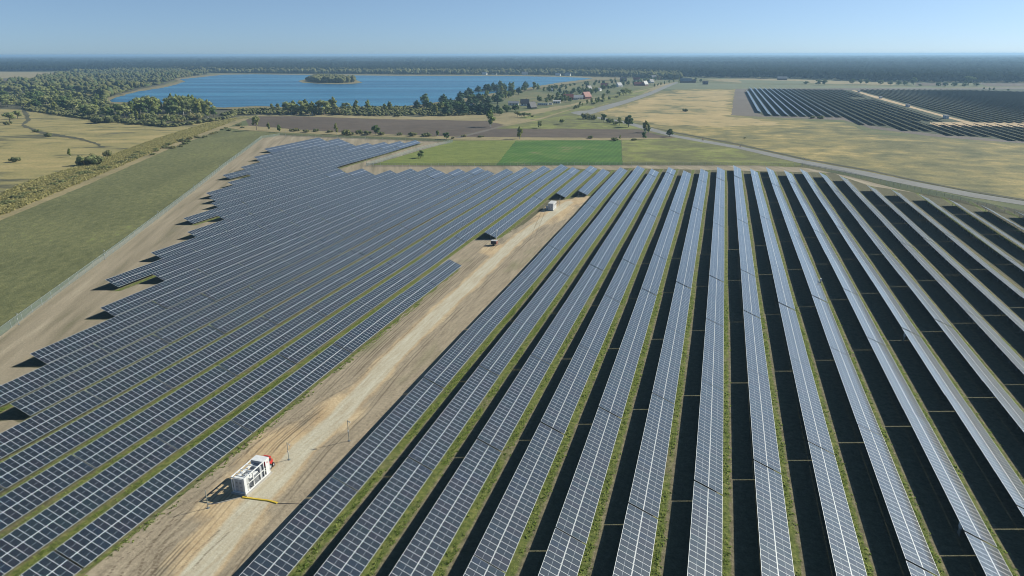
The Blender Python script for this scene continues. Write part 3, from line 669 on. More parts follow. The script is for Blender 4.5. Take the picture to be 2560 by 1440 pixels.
def trunk_mb(kind, seed):
    r = random.Random(seed); b = MB()
    if kind == 'shrub':
        for i in range(5):
            a = r.uniform(0, 6.28); b.tube((0.03 * math.cos(a), 0.03 * math.sin(a), -0.02), (0.35 * math.cos(a), 0.35 * math.sin(a), 0.5), 0.03, 0.012, 5)
        return b
    b.tube((0, 0, -0.02), (0.01, 0, 0.35), 0.028, 0.02, 7); b.tube((0.01, 0, 0.35), (0.0, 0.02, 0.85), 0.02, 0.006, 6)
    for i in range(6):
        a = r.uniform(0, 6.28); z = 0.22 + 0.09 * i; q = 0.22 if kind != 'pine' else 0.14
        b.tube((0, 0, z), (q * math.cos(a), q * math.sin(a), z + 0.13), 0.011, 0.004, 5)
    return b
CROWN = {}; TRUNK = {}; WHOLE = {}
for ki, kind in enumerate(LEAF):
    bark = M_birchbark if kind == 'birch' else M_bark
    for q in range(3):
        for lod, (n, leaf) in (('hi', (900, 0.034)), ('lo', (320, 0.052))):
            if kind == 'shrub': leaf *= 1.5
            v, f = crown_mesh(kind, 100 * ki + q, n, leaf); bodies(kind, 100 * ki + q, v, f)
            if lod == 'hi':
                me = bpy.data.meshes.new('crown'); me.from_pydata(v, [], f); me.materials.append(LEAF[kind]); me.update(); CROWN[kind, q] = me
                TRUNK[kind, q] = trunk_mb(kind, ki * 10 + q).mesh('trunk', bark)
            else:
                b = trunk_mb(kind, ki * 10 + q); k = len(b.v); b.v += v; b.f += [tuple(k + i for i in x) for x in f]; b.m += [1] * len(f)
                WHOLE[kind, q] = b.mesh('tree', [bark, LEAF[kind]])
NM = {'willow': 'willow_tree', 'birch': 'birch_tree', 'alder': 'broadleaf_tree', 'pine': 'pine_tree', 'shrub': 'bush'}
CT = {'shrub': 'bush'}
ntree = [0]
def tree(px, py, hpx, kind, label, group=None, wide=1.0, z=0.0, cat=None):
    p = G(px, py, z); h = hpx * px_size(p) * 1.03; q = rnd.randrange(3); ntree[0] += 1
    rz = rnd.uniform(0, 6.28); sw = h * wide * rnd.uniform(0.92, 1.1) * (1.25 if kind != 'shrub' else 1.05)
    if hpx >= 12:
        o = empty(NM[kind], p, rz); o.scale = (sw, sw, h)
        ob('crown', CROWN[kind, q], o); ob('trunk', TRUNK[kind, q], o)
    else:
        o = ob(NM[kind], WHOLE[kind, q], None, p, (0, 0, rz), (sw, sw, h))
    return tag(o, label, cat or CT.get(kind, 'tree'), group)

# lone and tellable trees: base pixel, height, kind, label
for a in [
 (1052, 395, 20, 'alder', 'lone round tree standing in the lime green field', 1.15),
 (1226, 317, 41, 'birch', 'tall light green birch at the corner of the ploughed field', 1.0),
 (1299, 347, 29, 'birch', 'slim dark green tree at the back edge of the bright green field', 0.8),
 (1350, 321, 19, 'willow', 'thin bare looking tree between green meadow and ploughed field', 0.7),
 (1405, 311, 14, 'willow', 'small greyish tree alone in the green meadow by the roundabout', 1.1),
 (1713, 279, 10, 'shrub', 'dark lone bush in the middle of the golden meadow', 0.85),
 (1571, 318, 30, 'alder', 'biggest round tree at the bend of the grey road', 0.95),
 (1549, 314, 22, 'willow', 'thin pale tree left of the biggest roadside tree', 0.7),
 (1613, 331, 28, 'birch', 'tall ragged tree on the left side of the grey road', 0.9),
 (1610, 349, 22, 'alder', 'dark narrow tree at the right end of the grass bank', 0.6),
 (1674, 342, 20, 'alder', 'broad dark bush tree on the near side of the grey road', 1.1),
 (1621, 332, 20, 'birch', 'leaning tree touching the tall ragged roadside tree', 0.8),
 (1464, 297, 19, 'shrub', 'wide dark green clump right below the roundabout', 0.95),
 (1482, 299, 15, 'shrub', 'second dark clump below the roundabout, nearer the road', 0.9),
 (1508, 305, 23, 'alder', 'tree with pointed top among the clumps lining the road', 0.7),
 (1525, 307, 15, 'shrub', 'low spreading bush beside the pointed roadside tree', 0.9),
 (1538, 311, 10, 'shrub', 'smallest bush in the line along the road bend', 0.8),
 (642, 326, 36, 'willow', 'tall feathery grey tree at the left end of the ploughed field', 0.55),
 (841, 335, 26, 'birch', 'tallest narrow tree in the bush line before the ploughed field', 0.75),
 (940, 337, 24, 'alder', 'largest round tree in the bush line before the ploughed field', 1.0),
 (1520, 236, 12, 'alder', 'round dark tree alone on the village green', 1.2),
 (1523, 251, 11, 'alder', 'small oval tree between village green and road', 0.9),
 (1697, 208, 14, 'birch', 'narrow poplar like tree where the road meets the forest', 0.45),
 (230, 412, 34, 'shrub', 'big dark green bush cluster on the weedy bank', 0.95),
 (272, 392, 22, 'shrub', 'dark bush joined to the right of the big bank cluster', 0.8),
 (203, 413, 18, 'shrub', 'low dark bush left of the big bank cluster', 0.9),
 (176, 392, 20, 'birch', 'yellow green young tree alone in the dry meadow', 0.8),
 (38, 405, 17, 'shrub', 'spiky dark bush by itself in the left meadow', 1.0),
 (122, 342, 14, 'shrub', 'dark round bush beside the curved meadow path', 0.8),
 (93, 330, 9, 'shrub', 'flat bush left of the curved meadow path', 1.3),
 (2030, 296, 8, 'shrub', 'pale bush in front of the far solar park, left one of two', 1.1),
 (2051, 297, 10, 'shrub', 'rounder bush in front of the far solar park, right one of two', 1.0),
 (165, 276, 40, 'alder', 'dark green tree alone before the left wood by the clearing', 0.6),
 (187, 280, 29, 'willow', 'round silvery tree right beside the dark tree by the clearing', 0.9),
 (25, 305, 24, 'willow', 'pale clump of willow at the far left by the sandy clearing', 1.1),
 (45, 298, 22, 'willow', 'second pale willow at the far left near the path', 1.0),
 (20, 312, 12, 'shrub', 'small bush at the foot of the far left willows', 0.9),
]:
    tree(a[0], a[1], a[2], a[3], a[4], wide=a[5])
for px, py, h, k, wd in [(672, 325, 18, 'birch', .8), (698, 330, 18, 'birch', .9), (740, 328, 10, 'shrub', 1.2), (729, 327, 7, 'shrub', 1.1), (765, 331, 10, 'shrub', 1.1), (790, 329, 10, 'shrub', 1.0), (825, 331, 8, 'shrub', 1.1), (866, 337, 18, 'shrub', .8), (877, 338, 11, 'shrub', .9), (899, 335, 14, 'shrub', .9), (919, 336, 13, 'shrub', .8), (952, 338, 12, 'shrub', .9),
    (999, 338, 9, 'shrub', 1.0), (1031, 340, 13, 'shrub', 1.1), (1066, 341, 12, 'shrub', 1.3), (1094, 341, 15, 'birch', 1.0), (1116, 348, 19, 'alder', 1.0), (1132, 347, 7, 'shrub', .8), (1160, 342, 7, 'shrub', 1.2), (1202, 343, 6, 'shrub', 1.6), (1477, 346, 9, 'shrub', 1.1), (1537, 352, 11, 'shrub', 1.0), (1550, 348, 10, 'birch', .8), (1585, 351, 7, 'shrub', 1.4), (1862, 346, 4, 'shrub', 1.0)]:
    tree(px, py, h, k, 'bush or small tree in the ragged line between ploughed fields and green fields', 'bushes along the grass bank', wd)
for px, py, h, k in [(722, 286, 31, 'willow'), (742, 286, 19, 'willow'), (755, 286, 34, 'willow'), (772, 286, 26, 'birch'), (782, 287, 31, 'birch'), (793, 287, 24, 'willow'), (810, 287, 36, 'willow'), (820, 284, 24, 'willow'), (834, 280, 35, 'birch'), (848, 287, 22, 'shrub'), (858, 286, 18, 'shrub'), (866, 282, 25, 'willow'), (892, 278, 26, 'birch'), (921, 282, 30, 'birch'), (940, 276, 10, 'shrub'), (962, 280, 20, 'birch'), (975, 278, 23, 'birch'), (988, 276, 12, 'shrub'), (680, 276, 16, 'birch'), (695, 274, 15, 'birch'), (704, 278, 11, 'shrub'), (665, 274, 7, 'shrub'), (735, 280, 27, 'birch'), (764, 279, 29, 'birch')]:
    tree(px, py, h, k, 'tree or bush in the open row on the near lake shore behind the dry field', 'trees on the near lake shore', 1.0 if k != 'shrub' else 1.2)
# wood left of the lake: nearest trees, each its own object
def inside(p, poly):
    c = False; n = len(poly)
    for i in range(n):
        a, b = poly[i], poly[i - 1]
        if (a[1] > p[1]) != (b[1] > p[1]) and p[0] < (b[0] - a[0]) * (p[1] - a[1]) / (b[1] - a[1]) + a[0]: c = not c
    return c
def scatter(poly, n, mind, seed):
    r = random.Random(seed); xs = [p[0] for p in poly]; ys = [p[1] for p in poly]; out = []; t = 0
    while len(out) < n and t < 40000:
        t += 1; p = (r.uniform(min(xs), max(xs)), r.uniform(min(ys), max(ys)))
        if inside(p, poly) and all((p[0] - q[0]) ** 2 + ((p[1] - q[1]) * 2.6) ** 2 > mind ** 2 for q in out): out.append(p)
    return sorted(out, key=lambda p: p[1])
band = [(240, 300), (285, 287), (330, 280), (420, 278), (500, 276), (545, 279), (540, 292), (470, 303), (420, 312), (330, 312), (250, 308)]
for i, (px, py) in enumerate(scatter(band, 76, 9, 3)):
    back = py < 296
    k = rnd.choice(['willow', 'birch', 'willow', 'birch', 'alder']) if back else rnd.choice(['willow', 'shrub', 'birch', 'shrub'])
    h = rnd.uniform(32, 47) * (1.0 if 330 < px < 500 else 0.75) if back else rnd.uniform(12, 24)
    tree(px, py, h, k, 'light green tree of the dense clump between dry meadow and lake bay', 'clump of tall trees at the lake bay', 0.85 if k != 'shrub' else 1.2)
mid_ = [(-20, 235), (60, 225), (150, 222), (230, 232), (262, 250), (290, 268), (300, 280), (240, 296), (200, 292), (130, 276), (60, 272), (-20, 270)]
for i, (px, py) in enumerate(scatter(mid_, 74, 11, 5)):
    k = rnd.choice(['willow', 'willow', 'birch', 'alder', 'shrub'])
    h = rnd.uniform(17, 29) * (py / 262) if k != 'shrub' else rnd.uniform(9, 14)
    tree(px, py, h, k, 'olive green tree at the near edge of the wood left of the lake', 'nearest trees of the left wood', 1.1)
# trees between lake and village (pines, birches)
ridge = [(1035, 268), (1075, 250), (1165, 240), (1215, 226), (1270, 218), (1300, 222), (1345, 222), (1345, 236), (1300, 244), (1240, 262), (1200, 275), (1230, 286), (1140, 288), (1085, 288), (1040, 276)]
for i, (px, py) in enumerate(scatter(ridge, 62, 8, 9)):
    k = rnd.choice(['pine', 'pine', 'alder', 'birch', 'pine']); t = (py - 215) / 70
    tree(px, py, rnd.uniform(14, 19) + 9 * t, k, 'dark tree of the mixed pine belt between lake and village houses', 'pine belt on the lake side of the village', 1.05 if k != 'pine' else 1.5)
vill = [(1215, 285), (1245, 276), (1300, 276), (1250, 289)], [(1335, 252), (1420, 247), (1425, 256), (1360, 259)], [(1380, 236), (1470, 222), (1480, 232), (1400, 246)], [(1455, 232), (1490, 226), (1500, 236), (1470, 240)], [(1350, 226), (1470, 208), (1560, 200), (1560, 206), (1470, 218), (1370, 236)], [(1500, 222), (1640, 196), (1665, 200), (1560, 218), (1500, 226)]
for q, (poly, n) in enumerate(zip(vill, (12, 16, 22, 9, 30, 38))):
    for px, py in scatter(poly, n, 6, 20 + q):
        k = rnd.choice(['pine', 'alder', 'birch', 'alder'])
        tree(px, py, rnd.uniform(9, 15) * (0.55 + (py - 195) / 110), k, 'garden tree standing among the village houses', 'garden trees of the village', 1.0)
for px, py, h, k in [(1442, 270, 10, 'shrub'), (1436, 272, 6, 'shrub'), (1450, 266, 12, 'birch'), (1456, 266, 9, 'birch'), (1468, 262, 13, 'birch'), (1479, 260, 15, 'birch'), (1484, 261, 7, 'shrub'), (1490, 259, 14, 'birch'), (1496, 258, 15, 'birch'), (1505, 255, 9, 'shrub'), (1509, 252, 18, 'birch'), (1547, 243, 14, 'willow'), (1558, 240, 17, 'willow'), (1565, 239, 18, 'willow'), (1575, 237, 13, 'willow'), (1541, 244, 5, 'shrub'), (1636, 218, 9, 'birch'), (1645, 216, 9, 'birch'), (1652, 214, 8, 'birch'), (1661, 211, 8, 'birch'), (1673, 208, 9, 'birch'), (1684, 206, 9, 'birch')]:
    tree(px, py, h, k, 'young roadside tree on the verge between village and grey road', 'young trees along the road verge', 0.9)
for px, py, h in [(1293, 292, 14), (1303, 293, 11), (1312, 293, 12), (1322, 293, 11), (1331, 292, 5)]:
    tree(px, py, h, 'willow' if h > 10 else 'shrub', 'tree of the small clump in the dry field under the village', 'small clump below the village', 1.2)
for px, py, h, wd in [(2015, 212, 9, 1.6), (2045, 213, 15, 1.1), (2060, 213, 14, 1.1), (2130, 210, 13, 1.2), (2150, 211, 13, 1.0), (2165, 211, 14, 1.0), (2200, 212, 13, 1.3), (2225, 213, 12, 1.2), (2245, 214, 14, 1.1), (2262, 214, 13, 1.0), (2283, 213, 19, .9), (2300, 216, 7, 1.5), (2345, 217, 12, 1.2), (2362, 217, 13, 1.2), (2385, 217, 12, 1.2), (2410, 217, 10, 1.5), (2420, 214, 26, 1.0), (2440, 216, 10, 1.6), (2459, 224, 6, .8), (2473, 226, 7, .7), (2484, 227, 8, .8), (2520, 228, 6, 1.0), (1752, 206, 9, .9), (1725, 203, 8, 1.3), (1738, 204, 10, 1.1)]:
    tree(px, py, h, 'alder', 'dark hedge tree beyond the far solar park', 'hedge trees beyond the far solar park', wd)
for i in range(64):
    t = i / 63; px = 5 + 600 * t + rnd.uniform(-12, 12); py = 515 - 178 * t ** 0.85 - 22 * t + rnd.uniform(-7, 7)
    tree(px, py, rnd.uniform(6, 11) * (1.15 - 0.5 * t), 'shrub', 'low grey green bush on the weedy bank beside the mown grass', 'low bushes on the weedy bank', 1.35)

# ---- far woodland
def forest(name, pts, hs, ws, mat, label, jitter=0.3, seed=1):
    """pts (n,2) crown positions, hs heights, ws crown half widths"""
    rg = np.random.default_rng(seed); n = len(pts)
    base = IV[None] * (1 + rg.uniform(-jitter, jitter, (n, len(IV), 1)))
    a = rg.uniform(0, 6.28, n); ca, sa = np.cos(a)[:, None], np.sin(a)[:, None]
    x = base[:, :, 0] * ca - base[:, :, 1] * sa; y = base[:, :, 0] * sa + base[:, :, 1] * ca; z = base[:, :, 2]
    V = np.empty((n, len(IV), 3)); V[:, :, 0] = x * ws[:, None] + pts[:, 0:1]; V[:, :, 1] = y * ws[:, None] + pts[:, 1:2]
    V[:, :, 2] = z * hs[:, None] * 0.42 + hs[:, None] * 0.58
    F_ = (IF[None] + (np.arange(n) * len(IV))[:, None, None]).reshape(-1, 3)
    me = bpy.data.meshes.new(name); me.vertices.add(n * len(IV)); me.vertices.foreach_set('co', V.ravel())
    me.loops.add(len(F_) * 3); me.loops.foreach_set('vertex_index', F_.ravel().astype(np.int32))
    me.polygons.add(len(F_)); me.polygons.foreach_set('loop_start', np.arange(0, len(F_) * 3, 3)); me.polygons.foreach_set('loop_total', np.full(len(F_), 3))
    me.update(); me.validate(); me.materials.append(mat)
    return tag(ob(name, me), label, 'forest', kind='stuff')
def tufts(name, pts, h, wd, mat, label, seed=1, z=0.0):
    """upright ragged blades in small fans: herbs, reeds and low scrub"""
    r2 = np.random.default_rng(seed); n = len(pts); K = 5
    P_ = np.repeat(np.column_stack([pts, np.full(n, z)]), K, 0) + np.column_stack([r2.normal(0, wd, n * K), r2.normal(0, wd, n * K), np.zeros(n * K)])
    H_ = np.repeat(h, K) * r2.uniform(.5, 1.1, n * K); a = r2.uniform(0, 6.28, n * K); q = r2.uniform(.25, .6, n * K) * wd * 1.6
    lean = r2.normal(0, .35, (n * K, 2)) * H_[:, None]
    dx, dy = np.cos(a) * q, np.sin(a) * q
    V = np.empty((n * K, 4, 3))
    V[:, 0] = P_ - np.column_stack([dx, dy, 0 * q]); V[:, 1] = P_ + np.column_stack([dx, dy, 0 * q])
    V[:, 2] = P_ + np.column_stack([dx * .9 + lean[:, 0], dy * .9 + lean[:, 1], H_ * .9]); V[:, 3] = P_ + np.column_stack([-dx * .7 + lean[:, 0], -dy * .7 + lean[:, 1], H_])
    me = bpy.data.meshes.new(name); m = n * K; me.vertices.add(m * 4); me.vertices.foreach_set('co', V.ravel())
    me.loops.add(m * 4); me.loops.foreach_set('vertex_index', np.arange(m * 4, dtype=np.int32)); me.polygons.add(m)
    me.polygons.foreach_set('loop_start', np.arange(0, m * 4, 4)); me.polygons.foreach_set('loop_total', np.full(m, 4)); me.update(); me.materials.append(mat)
    return tag(ob(name, me), label, 'scrub', kind='stuff')
def fill(poly, n, seed, sd_=None, minz=0):
    """random ground points inside a pixel polygon, even per square metre"""
    P = [G(*p) for p in poly]; W = [(p.x, p.y) for p in P]
    rg = np.random.default_rng(seed); xs = [p[0] for p in W]; ys = [p[1] for p in W]; out = np.empty((0, 2))
    arr = np.array(W)
    while len(out) < n:
        q = np.column_stack([rg.uniform(min(xs), max(xs), n * 2), rg.uniform(min(ys), max(ys), n * 2)])
        c = np.zeros(len(q), bool)
        for i in range(len(arr)):
            a, b = arr[i], arr[i - 1]
            if a[1] == b[1]: continue
            m = ((a[1] > q[:, 1]) != (b[1] > q[:, 1])) & (q[:, 0] < (b[0] - a[0]) * (q[:, 1] - a[1]) / (b[1] - a[1]) + a[0]); c ^= m
        out = np.vstack([out, q[c]])
    return out[:n]
M_for = leafy('forest_leaves', [(0.022, 0.042, 0.020), (0.032, 0.055, 0.024), (0.040, 0.062, 0.030), (0.045, 0.066, 0.032)], 0.0, 0.32, 0.25)
M_weedl = leafy('weed_leaves', [(0.06, 0.075, 0.03), (0.12, 0.12, 0.05), (0.19, 0.17, 0.07), (0.10, 0.09, 0.06), (0.25, 0.21, 0.09)], 0.5, 2.4, 0.5)
M_forL = leafy('woodland_leaves', [(0.060, 0.080, 0.036), (0.085, 0.10, 0.046), (0.11, 0.12, 0.055), (0.13, 0.13, 0.062), (0.09, 0.10, 0.038)], 0.0, 1.05, 0.5)
rg = np.random.default_rng(11)
wl = [(-60, 236), (-60, 216), (60, 208), (120, 196), (190, 180), (330, 177), (430, 179), (520, 184), (500, 189), (440, 197), (424, 203), (385, 215), (340, 222), (290, 236), (262, 250), (230, 234), (150, 224), (60, 227)]
p = fill(wl, 9000, 2); n = len(p)
k_ = np.sin(p[:, 0] / 47 + 1.7 * np.sin(p[:, 1] / 61)) + np.sin(p[:, 1] / 83 + 1.1) + rg.normal(0, .5, n)
p = p[k_ > -1.15]; n = len(p); tall = 0.75 + 0.45 * np.sin(p[:, 0] / 90 + np.sin(p[:, 1] / 70) * 2)
forest('woodland', p, rg.uniform(3, 14, n) * tall, rg.uniform(2.4, 7.0, n), M_forL, 'olive green woodland on the left shore of the lake', 0.35, 3)
for poly, n_, sd_, lab in (([(-100, 500), (0, 486), (80, 452), (170, 425), (280, 388), (400, 345), (520, 308), (590, 296), (560, 312), (430, 360), (222, 448), (0, 540), (-100, 590)], 5200, 61, 'tall weeds and dry herbs covering the bank beside the mown grass'), ([(60, 266), (240, 294), (430, 314), (545, 299), (600, 284), (560, 300), (430, 319), (240, 302), (60, 276)], 900, 51, 'low dark scrub along the foot of the bay clump'), ([(545, 290), (600, 274), (700, 274), (1010, 268), (1040, 268), (1090, 280), (1000, 292), (800, 287), (640, 286)], 1500, 53, 'grey green scrub on the near lake shore behind the ploughed field'),
        ([(1040, 275), (1200, 278), (1230, 286), (1100, 291), (1050, 290)], 500, 55, 'low scrub at the foot of the pine belt'), ([(-60, 240), (120, 226), (240, 240), (285, 268), (240, 292), (60, 268)], 1600, 57, 'undergrowth between the nearest trees of the left wood')):
    p = fill(poly, n_, sd_); n = len(p)
    if sd_ == 61:
        p = fill(poly, 16000, sd_); tufts('tall_weeds', p, np.random.default_rng(8).uniform(.3, 1.1, len(p)), .45, M_weedl, lab, 8); continue
    forest('scrub', p, rg.uniform(0.8, 3.2, n) * (.45 if sd_ == 61 else 1), rg.uniform(1.0, 3.0, n) * (.55 if sd_ == 61 else 1), M_weedl if sd_ == 61 else M_forL, lab, 0.4, sd_)['category'] = 'scrub'
isl = [(770, 203), (790, 199), (850, 199), (888, 203), (886, 207), (860, 209), (790, 208)]
p = fill(isl, 420, 4); n = len(p)
forest('island_trees', p, rg.uniform(9, 15, n), rg.uniform(4, 7.5, n), M_forL, 'dense green trees covering the island in the lake', 0.3, 4)
shore = [(430, 180), (560, 183.0), (640, 183.4), (1000, 186), (1290, 187), (1400, 188.5), (1560, 194), (1700, 200), (1700, 190), (1560, 184), (1290, 182), (1000, 181), (560, 178), (430, 176)]
p = fill(shore, 5200, 5); n = len(p)
forest('shore_woods', p, rg.uniform(7, 17, n), rg.uniform(4, 8, n), M_forL, 'paler trees lining the far lake shore', 0.35, 5)
M_turf = leafy('grass_blades', [(0.05, 0.08, 0.02), (0.10, 0.14, 0.035), (0.15, 0.18, 0.05), (0.22, 0.20, 0.075)], 0.5, 2.1, 0.5)
gp = []; r3 = np.random.default_rng(77)
for k in list(range(-9, 0)) + list(range(0, 16)):
    y0_, y1_ = (YG(k, rows_near.get(k, 0)) if k < 0 else 40), (175 if k >= 0 else 150)
    if k in (-2, -1): continue
    y0_ = max(38, y0_)
    if y1_ <= y0_: continue
    n = int((y1_ - y0_) * 7); yy = r3.uniform(y0_, y1_, n)
    keep = (np.sin(yy * .35 + k * 2.1) + np.sin(yy * .13 + k) + r3.normal(0, .7, n)) > -.6
    xx = XK(k) + r3.normal(.45, .38, n).clip(-.3, 1.4); gp.append(np.column_stack([xx, yy])[keep])
gp = np.vstack(gp)
tufts('grass_tufts', gp, r3.uniform(.06, .24, len(gp)), .12, M_turf, 'green grass tufts growing along the lower edges of the near tables', 9, Z_LEFT - 0.02)['category'] = 'grass'
near_edge = [(-300, 180), (260, 178), (560, 182), (1000, 184), (1290, 185), (1560, 189), (1700, 193), (1860, 196), (2000, 197.5), (2200, 205), (2420, 207), (2900, 209)]
def zone(y_far, n, h0, h1, w0, w1, seed, near=None, name='forest', lab=''):
    pl = (near or near_edge) + [(2900, y_far), (-300, y_far)]
    q = fill(pl, n, seed); r2 = np.random.default_rng(seed + 1)
    # clearings
    k = np.sin(q[:, 0] / 370 + 1.3 * np.sin(q[:, 1] / 900)) + np.sin(q[:, 1] / 510 + 2) + r2.normal(0, .5, n)
    q = q[k > -1.55]; m = len(q)
    return forest(name, q, r2.uniform(h0, h1, m), r2.uniform(w0, w1, m), M_for, lab, 0.3, seed)
zone(170, 42000, 11, 19, 5, 9, 31, lab='dark green pine forest beyond the lake and the far fields')
zone(160, 30000, 12, 24, 9, 16, 33, near=[(-300, 170), (2900, 170)], lab='blue green middle belt of the far forest')
zone(148, 26000, 14, 30, 20, 38, 35, near=[(-300, 160), (2900, 160)], lab='hazy blue belt of distant forest')
zone(140.5, 16000, 16, 34, 60, 130, 37, near=[(-300, 148), (2900, 148)], lab='faint blue last belt of forest under the horizon')

# ---------------------------------------------------------------- village
M_white = flat('white_render', (0.70, 0.69, 0.66), 0.8)
M_dark = flat('black_cladding', (0.035, 0.035, 0.04), 0.6)
M_brick = flat('red_brick', (0.26, 0.10, 0.07), 0.85)
M_wood = flat('brown_wood', (0.17, 0.11, 0.07), 0.8)
M_rred = flat('red_roof', (0.26, 0.08, 0.06), 0.7)
M_rgrey = flat('grey_roof', (0.22, 0.23, 0.25), 0.6)
M_rdark = flat('dark_roof', (0.06, 0.06, 0.07), 0.6)
M_rlight = flat('pale_roof', (0.55, 0.55, 0.54), 0.6)
M_win = flat('window_glass', (0.03, 0.04, 0.05), 0.15)
def house(px, py, w, d, h, rh, wall, roof, rz, label, name='house', cat='house', z=0):
    p = G(px, py, z); o = empty(name, p, rz); tag(o, label, cat, None)
    b = MB(); b.box(-w / 2, w / 2, -d / 2, d / 2, -0.3, h)
    for s in (-1, 1):
        x = s * (w / 2 - 0.05); b.face([(x, -d / 2, h), (x, d / 2, h), (x, 0, h + rh)])
    ob('wall', b.mesh('wall', wall), o)
    r = MB(); e = 0.5; k = rh / (d / 2); t = 0.18
    for s in (-1, 1):
        y0 = s * (d / 2 + e); z0 = h - e * k
        T = [(-w / 2 - e, y0, z0), (w / 2 + e, y0, z0), (w / 2 + e, 0, h + rh), (-w / 2 - e, 0, h + rh)]
        T = [Vector(q) for q in T]; up = Vector((0, 0, t)); U_ = [q + up for q in T]
        r.face(U_ if s < 0 else U_[::-1]); r.face(T[::-1] if s < 0 else T)
        for i in range(4): r.face([T[i], T[(i + 1) % 4], U_[(i + 1) % 4], U_[i]])
    ro = ob('roof', r.mesh('roof', roof), o)
    c = MB(); c.box(w * .2, w * .2 + .7, -.35 + d * .12, .35 + d * .12, h + rh * .5, h + rh + 0.9); ob('chimney', c.mesh('chimney', M_brick), ro)
    for s in (-1, 1):
        for i in range(3):
            x = (i - 1) * w * 0.3
            q = MB()
            if i == 1 and s < 0: q.box(x - .5, x + .5, s * d / 2 - .04, s * d / 2 + .04, 0, 2.1); ob('door', q.mesh('door', M_wood), o)
            else: q.box(x - .6, x + .6, s * d / 2 - .04, s * d / 2 + .04, .9, 2.2); ob('window', q.mesh('window', M_win), o)
        q = MB(); q.box(s * w / 2 - .04, s * w / 2 + .04, -.7, .7, h * .45, h * .45 + 1.2); ob('window', q.mesh('window', M_win), o)
    return o
A_ = math.radians
